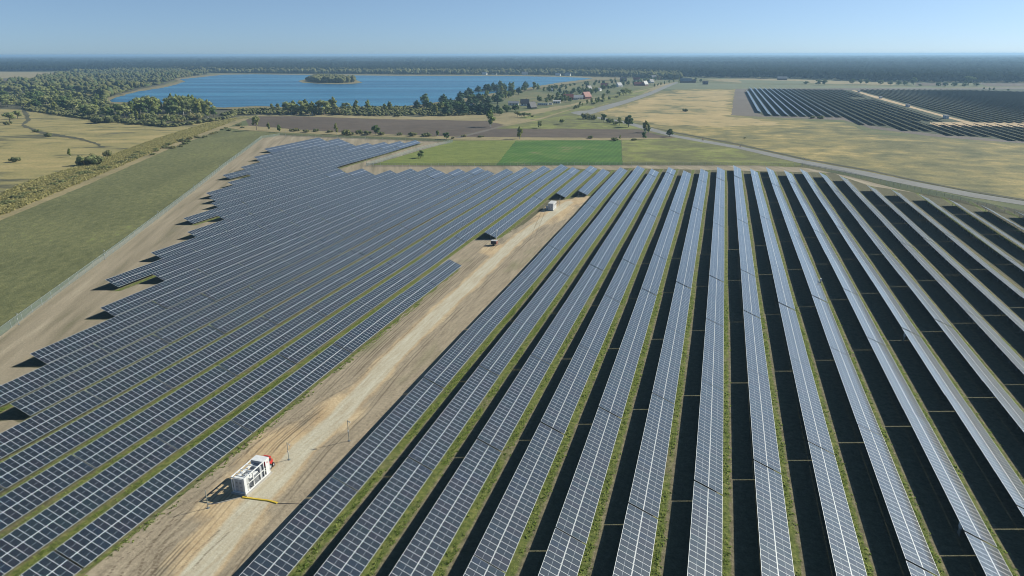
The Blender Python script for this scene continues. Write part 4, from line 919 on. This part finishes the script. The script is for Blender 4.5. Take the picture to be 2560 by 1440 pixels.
for a in [
 (1284, 263, 13, 8, 2.8, 2.0, M_white, M_rgrey, A_(12), 'white bungalow with grey roof at the near end of the village'),
 (1312, 264, 10, 8, 3.0, 4.6, M_white, M_rdark, A_(20), 'tall gabled house with black roof beside the grey roofed bungalow'),
 (1330, 271, 8, 8, 2.0, 5.5, M_dark, M_rdark, A_(50), 'small black steep roofed cabin nearest the dry field'),
 (1392, 258, 9, 6, 2.6, 1.2, M_white, M_rlight, A_(10), 'white flat looking house behind the long white trailer'),
 (1421, 249, 13, 9, 3.5, 4.0, M_brick, M_rred, A_(15), 'red roofed brick house behind dark village trees'),
 (1437, 249, 9, 7, 3.0, 3.0, M_white, M_rlight, A_(15), 'house with pale grey roof, left one of two in front of red house'),
 (1450, 248, 8, 6, 2.8, 2.8, M_white, M_rlight, A_(15), 'house with pale grey roof, right one of two next to red barn'),
 (1465, 247, 13, 9, 3.5, 6.0, M_brick, M_rred, A_(60), 'large steep red barn like house at the village green'),
 (1380, 228, 7, 6, 2.6, 2.0, M_white, M_rlight, A_(0), 'small pale roofed hut among bushes by the lake'),
 (1472, 226, 9, 8, 3.0, 5.0, M_wood, M_rdark, A_(60), 'brown house with steep dark roof behind the village pines'),
 (1493, 227, 13, 8, 3.0, 2.0, M_white, M_rlight, A_(-15), 'white house with open porch right of the brown steep house'),
 (1511, 217, 14, 8, 3.0, 4.0, M_brick, M_rred, A_(10), 'long dark red house among trees on the lake side'),
 (1547, 217, 11, 9, 3.0, 5.0, M_white, M_rgrey, A_(55), 'grey gabled house in the middle of the upper village'),
 (1558, 204, 14, 9, 4.0, 5.0, M_dark, M_rdark, A_(20), 'black house behind the upper village near the shore'),
 (1591, 203, 14, 9, 4.0, 4.5, M_white, M_rred, A_(5), 'white house with red roof at the back of the village'),
 (1598, 214, 20, 9, 3.0, 3.5, M_brick, M_rred, A_(5), 'longest red farm building beside the sandy yard'),
 (1612, 214, 11, 9, 3.0, 6.0, M_brick, M_rgrey, A_(60), 'brick house with grey gable joined to the long red building'),
 (1628, 208, 10, 8, 3.0, 5.5, M_white, M_rdark, A_(50), 'dark roofed house with white gable close to the road'),
 (1634, 197, 12, 9, 4.0, 5.0, M_brick, M_rgrey, A_(30), 'brick house high up near the forest edge'),
 (1650, 199, 12, 8, 3.0, 4.0, M_brick, M_rred, A_(10), 'last red roofed house before the forest'),
 (1662, 196, 14, 8, 3.0, 4.0, M_white, M_rlight, A_(0), 'white house with pale roof at the forest edge by the road'),
 (1177, 274, 12, 9, 3.0, 3.5, M_wood, M_rgrey, A_(-20), 'grey roofed house hidden among the dark lake pines'),
 (1714, 207, 24, 12, 4.0, 5.5, M_wood, M_rgrey, A_(0), 'grey barn across the road at the corner of the pasture'),
 (1730, 207, 16, 9, 3.5, 3.5, M_wood, M_rdark, A_(0), 'lower dark shed right of the grey barn'),
 (1763, 211, 11, 9, 4.0, 3.0, M_dark, M_rdark, A_(0), 'single dark hut standing in the pasture'),
 (1212, 187.0, 14, 9, 4, 4, M_white, M_rlight, 0, 'white house on the far lake shore, left of all shore houses'),
 (1237, 186.5, 14, 9, 4, 4, M_white, M_rgrey, 0, 'white house with grey roof second from left on the far shore'),
 (1266, 186.5, 16, 9, 6, 4, M_white, M_rred, 0, 'tall white house between tall trees on the far shore'),
 (1312, 188, 18, 10, 5, 5, M_white, M_rgrey, 0.3, 'white gabled house beside the beach on the far shore'),
 (1342, 187, 14, 9, 4, 4, M_wood, M_rdark, 0, 'brown boathouse right of the beach on the far shore'),
 (1395, 190, 14, 9, 4, 4, M_white, M_rlight, 0, 'small white house at the meadow of the far shore'),
 (1419, 190, 16, 9, 5, 4, M_white, M_rgrey, 0, 'white house half hidden by trees near the lake end'),
 (1484, 187, 18, 10, 6, 6, M_white, M_rlight, 0.5, 'large bright roofed house above the lake end'),
 (1493, 186, 18, 10, 6, 6, M_white, M_rlight, -0.4, 'large bright roofed house right of its twin above the lake end'),
 (1885, 156, 60, 25, 9, 3, M_white, M_rlight, 0, 'bright white hall far inside the forest'),
 (2138, 194, 12, 9, 8, 3, M_white, M_rlight, 0, 'small white house in the forest above the far park'),
 (1955, 200, 22, 12, 4, 4, M_wood, M_rgrey, 0, 'grey farm building left of the hedge trees'),
]:
    house(*a)
# long white trailer home
p = G(1357, 264); o = empty('trailer_home', p, A_(8)); tag(o, 'long low white trailer home with a row of windows', 'trailer home')
b = MB(); b.box(-6.5, 6.5, -1.6, 1.6, .5, 3.0); ob('body', b.mesh('body', M_white), o)
b = MB(); b.box(-6.7, 6.7, -1.8, 1.8, 3.0, 3.2); ob('roof', b.mesh('roof', M_rlight), o)
for i in range(5): b = MB(); b.box(-5.6 + i * 2.4, -4.2 + i * 2.4, -1.64, -1.56, 1.3, 2.3); ob('window', b.mesh('window', M_win), o)
p = G(1376, 263); o = empty('trailer_home', p, A_(8)); tag(o, 'short white trailer home right of the long one', 'trailer home')
b = MB(); b.box(-2.2, 2.2, -1.5, 1.5, .5, 2.8); ob('body', b.mesh('body', M_white), o)
b = MB(); b.box(-2.3, 2.3, -1.6, 1.6, 2.8, 2.95); ob('roof', b.mesh('roof', M_rlight), o)
for i in range(2): b = MB(); b.box(-1.6 + i * 1.9, -.4 + i * 1.9, -1.54, -1.46, 1.3, 2.2); ob('window', b.mesh('window', M_win), o)
# boats
for i, (px, py, lab) in enumerate([(1335, 192.3, 'small white boat floating off the beach, left of two'), (1348, 192.2, 'small white boat floating off the beach, right of two')]):
    p = G(px, py, 1.0); o = empty('boat', p, 0.3 * i); tag(o, lab, 'boat')
    b = MB(); h_ = [(-3.2, 0), (-2.4, -1.1), (1.6, -1.2), (3.6, 0), (1.6, 1.2), (-2.4, 1.1)]
    lo = [(x * .8, y * .7, -.2) for x, y in h_]; hi_ = [(x, y, .9) for x, y in h_]
    for k in range(6): b.face([lo[k], lo[(k + 1) % 6], hi_[(k + 1) % 6], hi_[k]])
    b.face(hi_); b.face(lo[::-1]); ob('hull', b.mesh('hull', M_white), o)
    b = MB(); b.box(-1.4, .8, -.7, .7, .9, 2.2); ob('cabin', b.mesh('cabin', M_white), o)
# pale tower on the horizon
p = G(882, 147); o = empty('tower', p); tag(o, 'slender pale tower on the horizon above the lake island', 'tower')
b = MB(); b.tube((0, 0, 0), (0, 0, 52), 7, 5, 10); ob('shaft', b.mesh('shaft', M_white), o)
b = MB(); b.tube((0, 0, 52), (0, 0, 62), 7, 0.5, 10); ob('cap', b.mesh('cap', M_rgrey), o)

# ---------------------------------------------------------------- fences and masts
def fence_mat():
    m = bpy.data.materials.new('wire_mesh'); m.use_nodes = True; nt = m.node_tree; b = nt.nodes['Principled BSDF']
    b.inputs['Base Color'].default_value = (0.20, 0.25, 0.235, 1); b.inputs['Roughness'].default_value = 0.6
    t = N(nt, 'BsdfTransparent'); mx = N(nt, 'MixShader'); mx.inputs[0].default_value = 0.36
    nt.links.new(t.outputs[0], mx.inputs[1]); nt.links.new(b.outputs[0], mx.inputs[2]); nt.links.new(mx.outputs[0], nt.nodes['Material Output'].inputs[0]); return m
M_wire = fence_mat()
M_post = flat('fence_post', (0.36, 0.40, 0.385), 0.5, 0.3)
def fence(pts, label, step=5.0, H=2.0):
    P = [G(*p) for p in pts]; o = empty('fence', P[0]); tag(o, label, 'fence'); base = P[0]
    b = MB()
    for a, c in zip(P, P[1:]):
        a, c = a - base, c - base; d = (c - a).normalized(); nn = Vector((-d.y, d.x, 0)) * 0.012
        q = [a, c, c + Vector((0, 0, H - .08)), a + Vector((0, 0, H - .08))]
        b.face([x + nn for x in q]); 
    ob('wire_mesh', b.mesh('wire_mesh', M_wire), o)
    b = MB()
    for a, c in zip(P, P[1:]): b.tube(a - base + Vector((0, 0, H - .05)), c - base + Vector((0, 0, H - .05)), 0.03, n=4)
    ob('top_rail', b.mesh('top_rail', M_post), o)
    b = MB(); b.box(-.035, .035, -.035, .035, -.2, H + .05); me = b.mesh('post', M_post); tot = 0
    for a, c in zip(P, P[1:]):
        L = (c - a).length; n = max(1, int(L / step))
        for i in range(n):
            if tot < 100: ob('post', me, o, a.lerp(c, i / n) - base); tot += 1
    return o
fence([(-60, 884), (0, 842), (129, 746), (300, 620), (480, 482), (560, 418), (655, 346)], 'long wire fence between mown grass and the left side of the solar park')
fence([(655, 346), (700, 340), (900, 348), (1132, 356)], 'wire fence behind the far left rows, along the bush line', 6)
fence([(1132, 356), (1060, 372), (980, 396), (916, 416)], 'slanting wire fence along the left edge of the lime green field', 4)
fence([(916, 416), (1060, 417), (1240, 416), (1400, 415), (1560, 415)], 'wire fence in front of the lime and bright green fields', 4)
fence([(1560, 415), (1800, 415), (2004, 416), (2110, 436), (2250, 470), (2400, 503), (2560, 542), (2640, 562)], 'wire fence following the grey road on the right', 4)
M_cam = flat('camera_white', (0.75, 0.76, 0.76), 0.4)
def mast(px, py, h, label, cats='camera mast', head=True):
    head = head and 'transformer skid' not in label
    p = G(px, py, ZT); o = empty('camera_mast', p); tag(o, label, cats)
    b = MB(); b.tube((0, 0, -.2), (0, 0, h), 0.055, 0.045, 8); ob('pole', b.mesh('pole', M_post), o)
    if head:
        b = MB(); b.box(-.05, .45, -.04, .04, h - .28, h - .22); ob('bracket', b.mesh('bracket', M_post), o)
        b = MB(); b.tube((.42, 0, h - .27), (.42, 0, h - .42), 0.07, 0.09, 10); b.tube((.42, 0, h - .42), (.42, 0, h - .50), 0.08, 0.03, 10); ob('camera', b.mesh('camera', M_cam), o)
        b = MB(); b.box(-.1, .1, -.1, -.04, h * .45, h * .45 + .25); ob('control_box', b.mesh('control_box', M_cam), o)
    b = MB(); b.box(-.2, .2, -.2, .2, -.05, .06); ob('foot_plate', b.mesh('foot_plate', M_galv), o)
mast(520.6, 1270, 3.0, 'thin pole casting a long shadow left of the transformer skid')
mast(722.5, 1149, 3.1, 'camera pole behind the red tractor beside the sandy track')
mast(873, 1102, 3.9, 'camera pole at the right edge of the gravel, next to first row')
mast(1359.5, 530, 2.9, 'short pole standing in the shadow of the white container')
mast(1399, 513, 3.0, 'thin pole behind the white container')
mast(1447, 494, 3.4, 'pole in front of the shaded table end by the sand heap')
for px, py, h, lab in [(47, 812, 3.1, 'camera pole on the left fence nearest the viewer'), (263, 648, 3.1, 'camera pole on the left fence, second from the viewer'), (396, 547, 3.2, 'camera pole on the left fence, third from the viewer'), (486, 478, 3.2, 'camera pole on the left fence, fourth from the viewer'), (550, 427, 3.4, 'camera pole on the left fence, fifth from the viewer'),
    (714.5, 345, 5.2, 'white camera pole on the back fence at the left corner'), (914.5, 352, 5.4, 'white camera pole on the back fence near the round bush'), (917, 412, 4.5, 'camera pole at the fence corner of the lime green field'), (2006, 415, 5.0, 'pale camera pole at the fence bend by the grey road')]:
    mast(px, py, h, lab)

# ---------------------------------------------------------------- transformer skid, truck, containers
M_skid = flat('skid_white', (0.72, 0.73, 0.73), 0.5)
M_skid2 = flat('skid_grey', (0.42, 0.44, 0.47), 0.5)
M_mesh = flat('grille_grey', (0.20, 0.21, 0.22), 0.6)
M_conc = flat('concrete', (0.40, 0.38, 0.34), 0.9)
M_red = flat('red_paint', (0.55, 0.035, 0.03), 0.35)
M_tyre = flat('tyre', (0.02, 0.02, 0.02), 0.8)
M_yel = flat('yellow_ramp', (0.65, 0.45, 0.04), 0.6)
def pt(parent, name, mat, *boxes, T=None):
    b = MB()
    for q in boxes: b.box(*q, T=T)
    return ob(name, b.mesh(name, mat), parent)
# big skid: near end at Y 69, 2.3 m wide, 6 m long
cx, cyy = -61.55, 71.9
L2, W2, H2 = 2.95, 1.1, 2.62
o = empty('foundation', (cx, cyy, 0)); tag(o, 'low concrete foundation under the white transformer skid', 'foundation')
pt(o, 'slab', M_conc, (-W2 - .25, W2 + .25, -L2 - .15, L2 + .15, -.1, .30))
o = empty('transformer_skid', (cx, cyy, 0.302)); tag(o, 'white open framed transformer skid full of switchgear beside the sandy track', 'transformer skid')
t = .09
fr = []
for x in (-W2, W2 - t * 1.5):
    fr += [(x, x + t * 1.5, -L2, L2, 0, .16), (x, x + t * 1.5, -L2, L2, H2 - .14, H2)]
    for y in (-L2, -.95, 1.55, L2 - t * 1.5): fr.append((x + .003, x + t * 1.5 - .003, y + .003, y + t * 1.5 - .003, .16, H2 - .14))
for y in (-L2, L2 - t * 1.5): fr += [(-W2 + t * 1.5, W2 - t * 1.5, y + .004, y + t * 1.5 - .004, .01, .15), (-W2 + t * 1.5, W2 - t * 1.5, y + .004, y + t * 1.5 - .004, H2 - .13, H2 - .01)]
for y in (-1.9, -.9, .3): fr.append((-W2 + t * 1.5, W2 - t * 1.5, y, y + .09, H2 - .10, H2 - .01))
pt(o, 'frame', M_skid, *fr)
pt(o, 'floor', M_mesh, (-W2 + .14, W2 - .14, -L2 + .14, L2 - .14, .03, .10))
pt(o, 'roof', M_skid, (-W2 + .14, W2 - .14, 1.55, L2 - .14, H2 - .06, H2 + .01))
pt(o, 'partition', M_skid2, (-W2 + .14, W2 - .14, 1.60, 1.66, .1, H2 - .14))
sp_ = pt(o, 'side_panel', M_skid, (W2 - .06, W2 - .02, 2.05, L2 - .15, .17, H2 - .15))
pt(o, 'side_panel', M_skid, (W2 - .06, W2 - .02, -L2 + .18, -L2 + .55, .17, H2 - .15))
pt(o, 'side_rail', M_skid, (W2 - .08, W2 - .01, -L2 + .75, 1.9, 1.22, 1.34), (W2 - .08, W2 - .01, -2.15, -2.03, .17, H2 - .15), (W2 - .08, W2 - .01, .65, .75, .17, 1.22))
cb = pt(o, 'switch_cabinet', M_skid, (-W2 + .2, W2 - .2, -L2 + .17, -L2 + 1.0, .12, H2 - .30))
for x in (-.62, 0.04):
    d_ = pt(cb, 'door', M_skid2, (x, x + .58, -L2 + .135, -L2 + .166, .25, H2 - .42))
    for z in (.35, .95, 1.55): pt(cb, 'vent', M_mesh, (x + .14, x + .44, -L2 + .118, -L2 + .133, z, z + (.28 if z > 1.5 else .10)))
tr = pt(o, 'transformer', M_skid, (-.62, .62, -1.25, .75, .12, 1.55))
pt(tr, 'cooling_fins', M_skid2, *[(x * .80 - .12, x * .80 + .12, -1.1 + i * .2, -1.04 + i * .2, .3, 1.45) for x in (-1, 1) for i in range(9)])
b = MB()
for i in range(3): b.tube((-.35 + .35 * i, -.8, 1.55), (-.35 + .35 * i, -.8, 2.05), .07, .05, 8)
for i in range(3): b.tube((-.35 + .35 * i, .3, 1.55), (-.35 + .35 * i, .3, 1.95), .06, .05, 8)
ob('bushings', b.mesh('bushings', M_skid2), tr)
b = MB(); b.tube((-.5, -.25, 1.85), (.5, -.25, 1.85), .17, n=12); ob('oil_tank', b.mesh('oil_tank', M_skid), tr)
pt(o, 'cable_duct', M_skid, (-.8, -.45, -1.9, 1.5, 2.05, 2.22), (.4, .7, -1.8, -.9, 1.9, 2.3))
pt(o, 'low_voltage_cabinet', M_skid2, (-.85, .85, .95, 1.5, .12, 2.1))
pt(o, 'warning_plate', M_red, (W2 - .018, W2 - .012, 2.35, 2.55, 1.9, 2.15))
# small red tractor half hidden behind the skid
o = empty('tractor', (-61.75, 75.95, ZT), 0.0); o.scale = (.74, .74, .88); tag(o, 'small red tractor half hidden behind the white transformer skid', 'tractor')
b = MB(); pr = [(-.75, .7), (-.75, 1.5), (-.6, 2.25), (.45, 2.3), (.55, 1.4), (.55, .7)]
for s_ in (-1, 1): b.face([(s_ * .75, y, z) for y, z in (pr if s_ < 0 else pr[::-1])])
for i in range(6):
    a_, c_ = pr[i], pr[(i + 1) % 6]; b.face([(-.75, *a_), (.75, *a_), (.75, *c_), (-.75, *c_)])
ob('cab', b.mesh('cab', M_red), o)
pt(o, 'roof_hatch', M_dark, (-.4, .4, -.4, .1, 2.30, 2.33)); pt(o, 'hood', M_red, (-.5, .5, .553, 1.2, .7, 1.35))
pt(o, 'side_window', M_win, (.75, .762, -.5, .3, 1.5, 2.05)); pt(o, 'side_window', M_win, (-.762, -.75, -.5, .3, 1.5, 2.05))
pt(o, 'chassis', M_dark, (-.4, .4, -.8, 1.15, .4, .697))
for x, y, r_ in ((-.95, -.3, .55), (.7, -.3, .55), (-.85, .9, .38), (.6, .9, .38)):
    b = MB(); b.tube((x, y, r_), (x + .25, y, r_), r_, n=16); wl_ = ob('wheel', b.mesh('wheel', M_tyre), o)
    b = MB(); b.tube((x - .01, y, r_), (x + .26, y, r_), r_ * .5, n=12); ob('rim', b.mesh('rim', M_skid2), wl_)
# yellow cable ramp and grey kerb
def ribbon(name, pts, wd, h, mat, label, cat):
    P = [G(*p, ZT) for p in pts]; o = empty(name, P[0]); tag(o, label, cat); b = MB()
    for a, c in zip(P, P[1:]):
        a, c = a - P[0], c - P[0]; d = (c - a).normalized(); nn = Vector((-d.y, d.x, 0)) * wd / 2; up = Vector((0, 0, h))
        q = [a - nn, c - nn, c - nn * .6 + up, a - nn * .6 + up, a + nn * .6 + up, c + nn * .6 + up, c + nn, a + nn]
        b.face([q[0], q[1], q[2], q[3]]); b.face([q[3], q[2], q[5], q[4]]); b.face([q[4], q[5], q[6], q[7]]); b.face([q[0], q[3], q[4], q[7]]); b.face([q[1], q[6], q[5], q[2]])
    ob('segment', b.mesh('segment', mat), o)
ribbon('cable_ramp', [(606, 1243.5), (640, 1248), (672, 1252), (693, 1258)], .42, .12, M_yel, 'bright yellow cable ramp lying across the gravel from the skid', 'cable ramp')
ribbon('cable_duct', [(600, 1243.5), (570, 1252), (545, 1258), (520, 1261)], .18, .10, M_conc, 'pale grey cable duct curving left from the skid through its shadow', 'cable duct')
ribbon('cable', [(694, 1258.5), (715, 1259), (748, 1260), (757, 1262)], .08, .05, M_dark, 'thin dark cable running from the yellow ramp to the first row', 'cable')
# smaller white container
cx, cyy = -62.45, 268.6
o = empty('container', (cx, cyy, ZT)); tag(o, 'white transformer container on the sandy ground at the end of the track', 'container')
b = MB(); b.box(-1.1, 1.1, -2.9, 2.9, .25, 2.85)
for i in range(14):
    y = -2.7 + i * .4
    for s in (-1, 1): b.box(s * 1.1 - (.03 if s > 0 else .0) , s * 1.1 + (.0 if s < 0 else .03), y, y + .2, .4, 2.7) if s > 0 else b.box(-1.13, -1.1, y, y + .2, .4, 2.7)
ob('body', b.mesh('body', M_skid), o)
pt(o, 'roof', M_rlight, (-1.16, 1.16, -2.96, 2.96, 2.85, 2.95)); pt(o, 'base', M_conc, (-1.3, 1.3, -3.1, 3.1, -.1, .25))
for x in (-.98, .03): d_ = pt(o, 'door', M_skid2, (x, x + .95, -2.94, -2.9, .4, 2.7)); pt(d_, 'handle', M_dark, (x + .42, x + .50, -2.97, -2.94, 1.2, 1.6))
for y in (-1.9, .3, 1.7): pt(o, 'vent', M_mesh, (1.13, 1.15, y, y + .9, 1.6, 2.3))
o = empty('cabinet', (cx - 1.9, cyy - 1.2, ZT)); tag(o, 'small grey cabinet left of the white container', 'cabinet')
pt(o, 'body', M_skid2, (-.3, .3, -.25, .25, 0, 1.5)); pt(o, 'cap', M_rlight, (-.36, .36, -.3, .3, 1.5, 1.56)); pt(o, 'door', M_skid, (-.25, .25, -.27, -.25, .15, 1.4))
# mobile surveillance trailer with mast
o = empty('mast_trailer', (-68.0, 208.9, ZT)); tag(o, 'dark boxy mast trailer parked at the end of the interrupted row', 'trailer')
pt(o, 'body', M_dark, (-1.05, .85, -.7, .7, .45, 1.55)); pt(o, 'lid', M_rlight, (-1.08, .88, -.73, .73, 1.55, 1.65)); pt(o, 'end_panel', M_brick, (.85, .9, -.68, .68, .5, 1.5))
for y in (-.85, .65):
    b = MB(); b.tube((-.2, y, .3), (-.2, y + .2, .3), .3, n=14); ob('wheel', b.mesh('wheel', M_tyre), o)
b = MB(); b.tube((.7, .3, 1.65), (.7, .3, 5.3), .09, .05, 8); ob('mast', b.mesh('mast', M_yel if False else M_cam), o)
pt(o, 'cameras', M_cam, (.35, 1.05, .22, .38, 5.1, 5.2), (.3, .5, .15, .45, 4.75, 5.1), (.9, 1.1, .15, .45, 4.75, 5.1))
b = MB(); b.tube((.9, 0, .5), (2.0, 0, .4), .05, n=6); ob('drawbar', b.mesh('drawbar', M_galv), o)
pt(o, 'support_leg', M_cam, (1.35, 1.5, .4, .5, 0, .7)); pt(o, 'support_leg', M_cam, (-1.2, -1.1, -.5, -.4, 0, .6))
# concrete cabins and transformer stations in the far park
for px, py, s, lab in [(2364, 296, 1.0, 'grey transformer cabin on the far park track, nearest one'), (2269, 267, 1.0, 'grey transformer cabin half way up the far park track'), (2201, 246, .9, 'grey transformer cabin high up on the far park track'), (2147, 231, .9, 'last grey transformer cabin at the top of the far park track')]:
    p = G(px, py); o = empty('transformer_cabin', p); o.scale = (s, s, s); tag(o, lab, 'cabin', 'transformer cabins in the far solar park')
    pt(o, 'body', M_skid2, (-1.9, 1.9, -3, 3, 0, 3.0)); pt(o, 'roof', M_rlight, (-2.05, 2.05, -3.15, 3.15, 3.0, 3.2)); pt(o, 'door', M_skid, (-.6, .6, -3.04, -3.0, .1, 2.2))
# inverters hung under tables
for k, px, py, lab in [(9, 2402, 1312, 'white inverter box at the upper edge of a table near the lower right corner'), (10, 2262, 836, 'white inverter box under the tenth row, half way down the right side'), (12, 2052, 700, 'small inverter box under a pale row right of centre')]:
    p = G(px, py, 1.6); o = empty('inverter', (p.x, p.y, 0)); tag(o, lab, 'inverter')
    pt(o, 'case', M_skid, (-.12, .12, -.35, .35, 1.15, 2.0)); pt(o, 'bracket', M_galv, (-.04, .04, -.4, .4, -.1, 1.15))
# ---------------------------------------------------------------- riders on the road
M_skin = flat('skin', (0.45, 0.28, 0.2), 0.6); M_cl1 = flat('dark_clothes', (0.04, 0.045, 0.06), 0.8); M_cl2 = flat('red_clothes', (0.30, 0.05, 0.05), 0.8)
def rider(px, py, ang, mat, label, blabel):
    p = G(px, py, GZ[0] - .02); o = empty('bicycle', p, ang); tag(o, blabel, 'bicycle')
    for x in (-.5, .5):
        b = MB(); pts = [(x + .33 * math.cos(a * .524), 0, .35 + .33 * math.sin(a * .524)) for a in range(13)]
        for a_, c_ in zip(pts, pts[1:]): b.tube(a_, c_, .03, n=4)
        ob('wheel', b.mesh('wheel', M_tyre), o)
    b = MB()
    for a_, c_ in [((-.5, 0, .35), (-.15, 0, .85)), ((-.15, 0, .85), (.38, 0, .88)), ((.5, 0, .35), (.36, 0, .98)), ((-.05, 0, .32), (.38, 0, .85)), ((-.05, 0, .32), (-.18, 0, .92)), ((-.5, 0, .35), (-.05, 0, .32))]: b.tube(a_, c_, .022, n=5)
    ob('frame', b.mesh('frame', M_red), o)
    b = MB(); b.tube((.36, -.25, 1.0), (.36, .25, 1.0), .02, n=5); ob('handlebar', b.mesh('handlebar', M_dark), o)
    b = MB(); b.box(-.3, -.08, -.07, .07, .90, .96); ob('saddle', b.mesh('saddle', M_dark), o)
    # body grown by a skin modifier
    me = bpy.data.meshes.new('person')
    V = [(-.18, 0, 1.0), (-.08, 0, 1.25), (.08, 0, 1.48), (.14, 0, 1.6), (.2, 0, 1.74), (.08, .19, 1.45), (.22, .22, 1.2), (.36, .22, 1.04), (.08, -.19, 1.45), (.22, -.22, 1.2), (.36, -.22, 1.04), (-.16, .1, .97), (.2, .12, .85), (.0, .12, .45), (.12, .12, .38), (-.16, -.1, .97), (.16, -.12, .75), (-.05, -.12, .30), (.08, -.12, .22)]
    E_ = [(0, 1), (1, 2), (2, 3), (3, 4), (2, 5), (5, 6), (6, 7), (2, 8), (8, 9), (9, 10), (0, 11), (11, 12), (12, 13), (13, 14), (0, 15), (15, 16), (16, 17), (17, 18)]
    Rr = [.16, .15, .15, .06, .11, .06, .045, .035, .06, .045, .035, .1, .08, .055, .05, .1, .08, .055, .05]
    me.from_pydata(V, E_, []); po = ob('person', me, None, p, (0, 0, ang)); sk = po.modifiers.new('skin', 'SKIN')
    if not me.skin_vertices:
        with bpy.context.temp_override(object=po, active_object=po): bpy.ops.mesh.customdata_skin_add()
    for i, r in enumerate(Rr): me.skin_vertices[0].data[i].radius = (r, r)
    me.skin_vertices[0].data[0].use_root = True; po.modifiers.new('sub', 'SUBSURF').levels = 1; me.materials.append(mat)
    tag(po, label, 'person')
    b = MB(); b.tube((.2, 0, 1.78), (.18, 0, 1.88), .11, .05, 8); ob('hair', b.mesh('hair', M_dark), po)
if True:
    rider(1850, 368.5, A_(150), M_cl1, 'person in dark clothes cycling on the grey road above the park', 'bicycle under the rider in dark clothes on the grey road')
    rider(1757, 351.5, A_(150), M_cl2, 'person in reddish clothes cycling farther up the grey road', 'bicycle under the rider in reddish clothes on the grey road')
# haze
b = MB(); b.box(-31000, 31000, -9500, 31000, -1.0, 66.0)
mh = bpy.data.materials.new('haze_air'); mh.use_nodes = True; nt = mh.node_tree
nt.nodes.remove(nt.nodes['Principled BSDF']); pv = N(nt, 'VolumePrincipled')
pv.inputs['Color'].default_value = (0.43, 0.69, 0.97, 1); pv.inputs['Density'].default_value = 0.00013; pv.inputs['Anisotropy'].default_value = 0.2
nt.links.new(pv.outputs[0], nt.nodes['Material Output'].inputs['Volume'])
tag(ob('haze', b.mesh('haze', mh)), 'thin blue haze over the far forest', 'haze', kind='stuff')
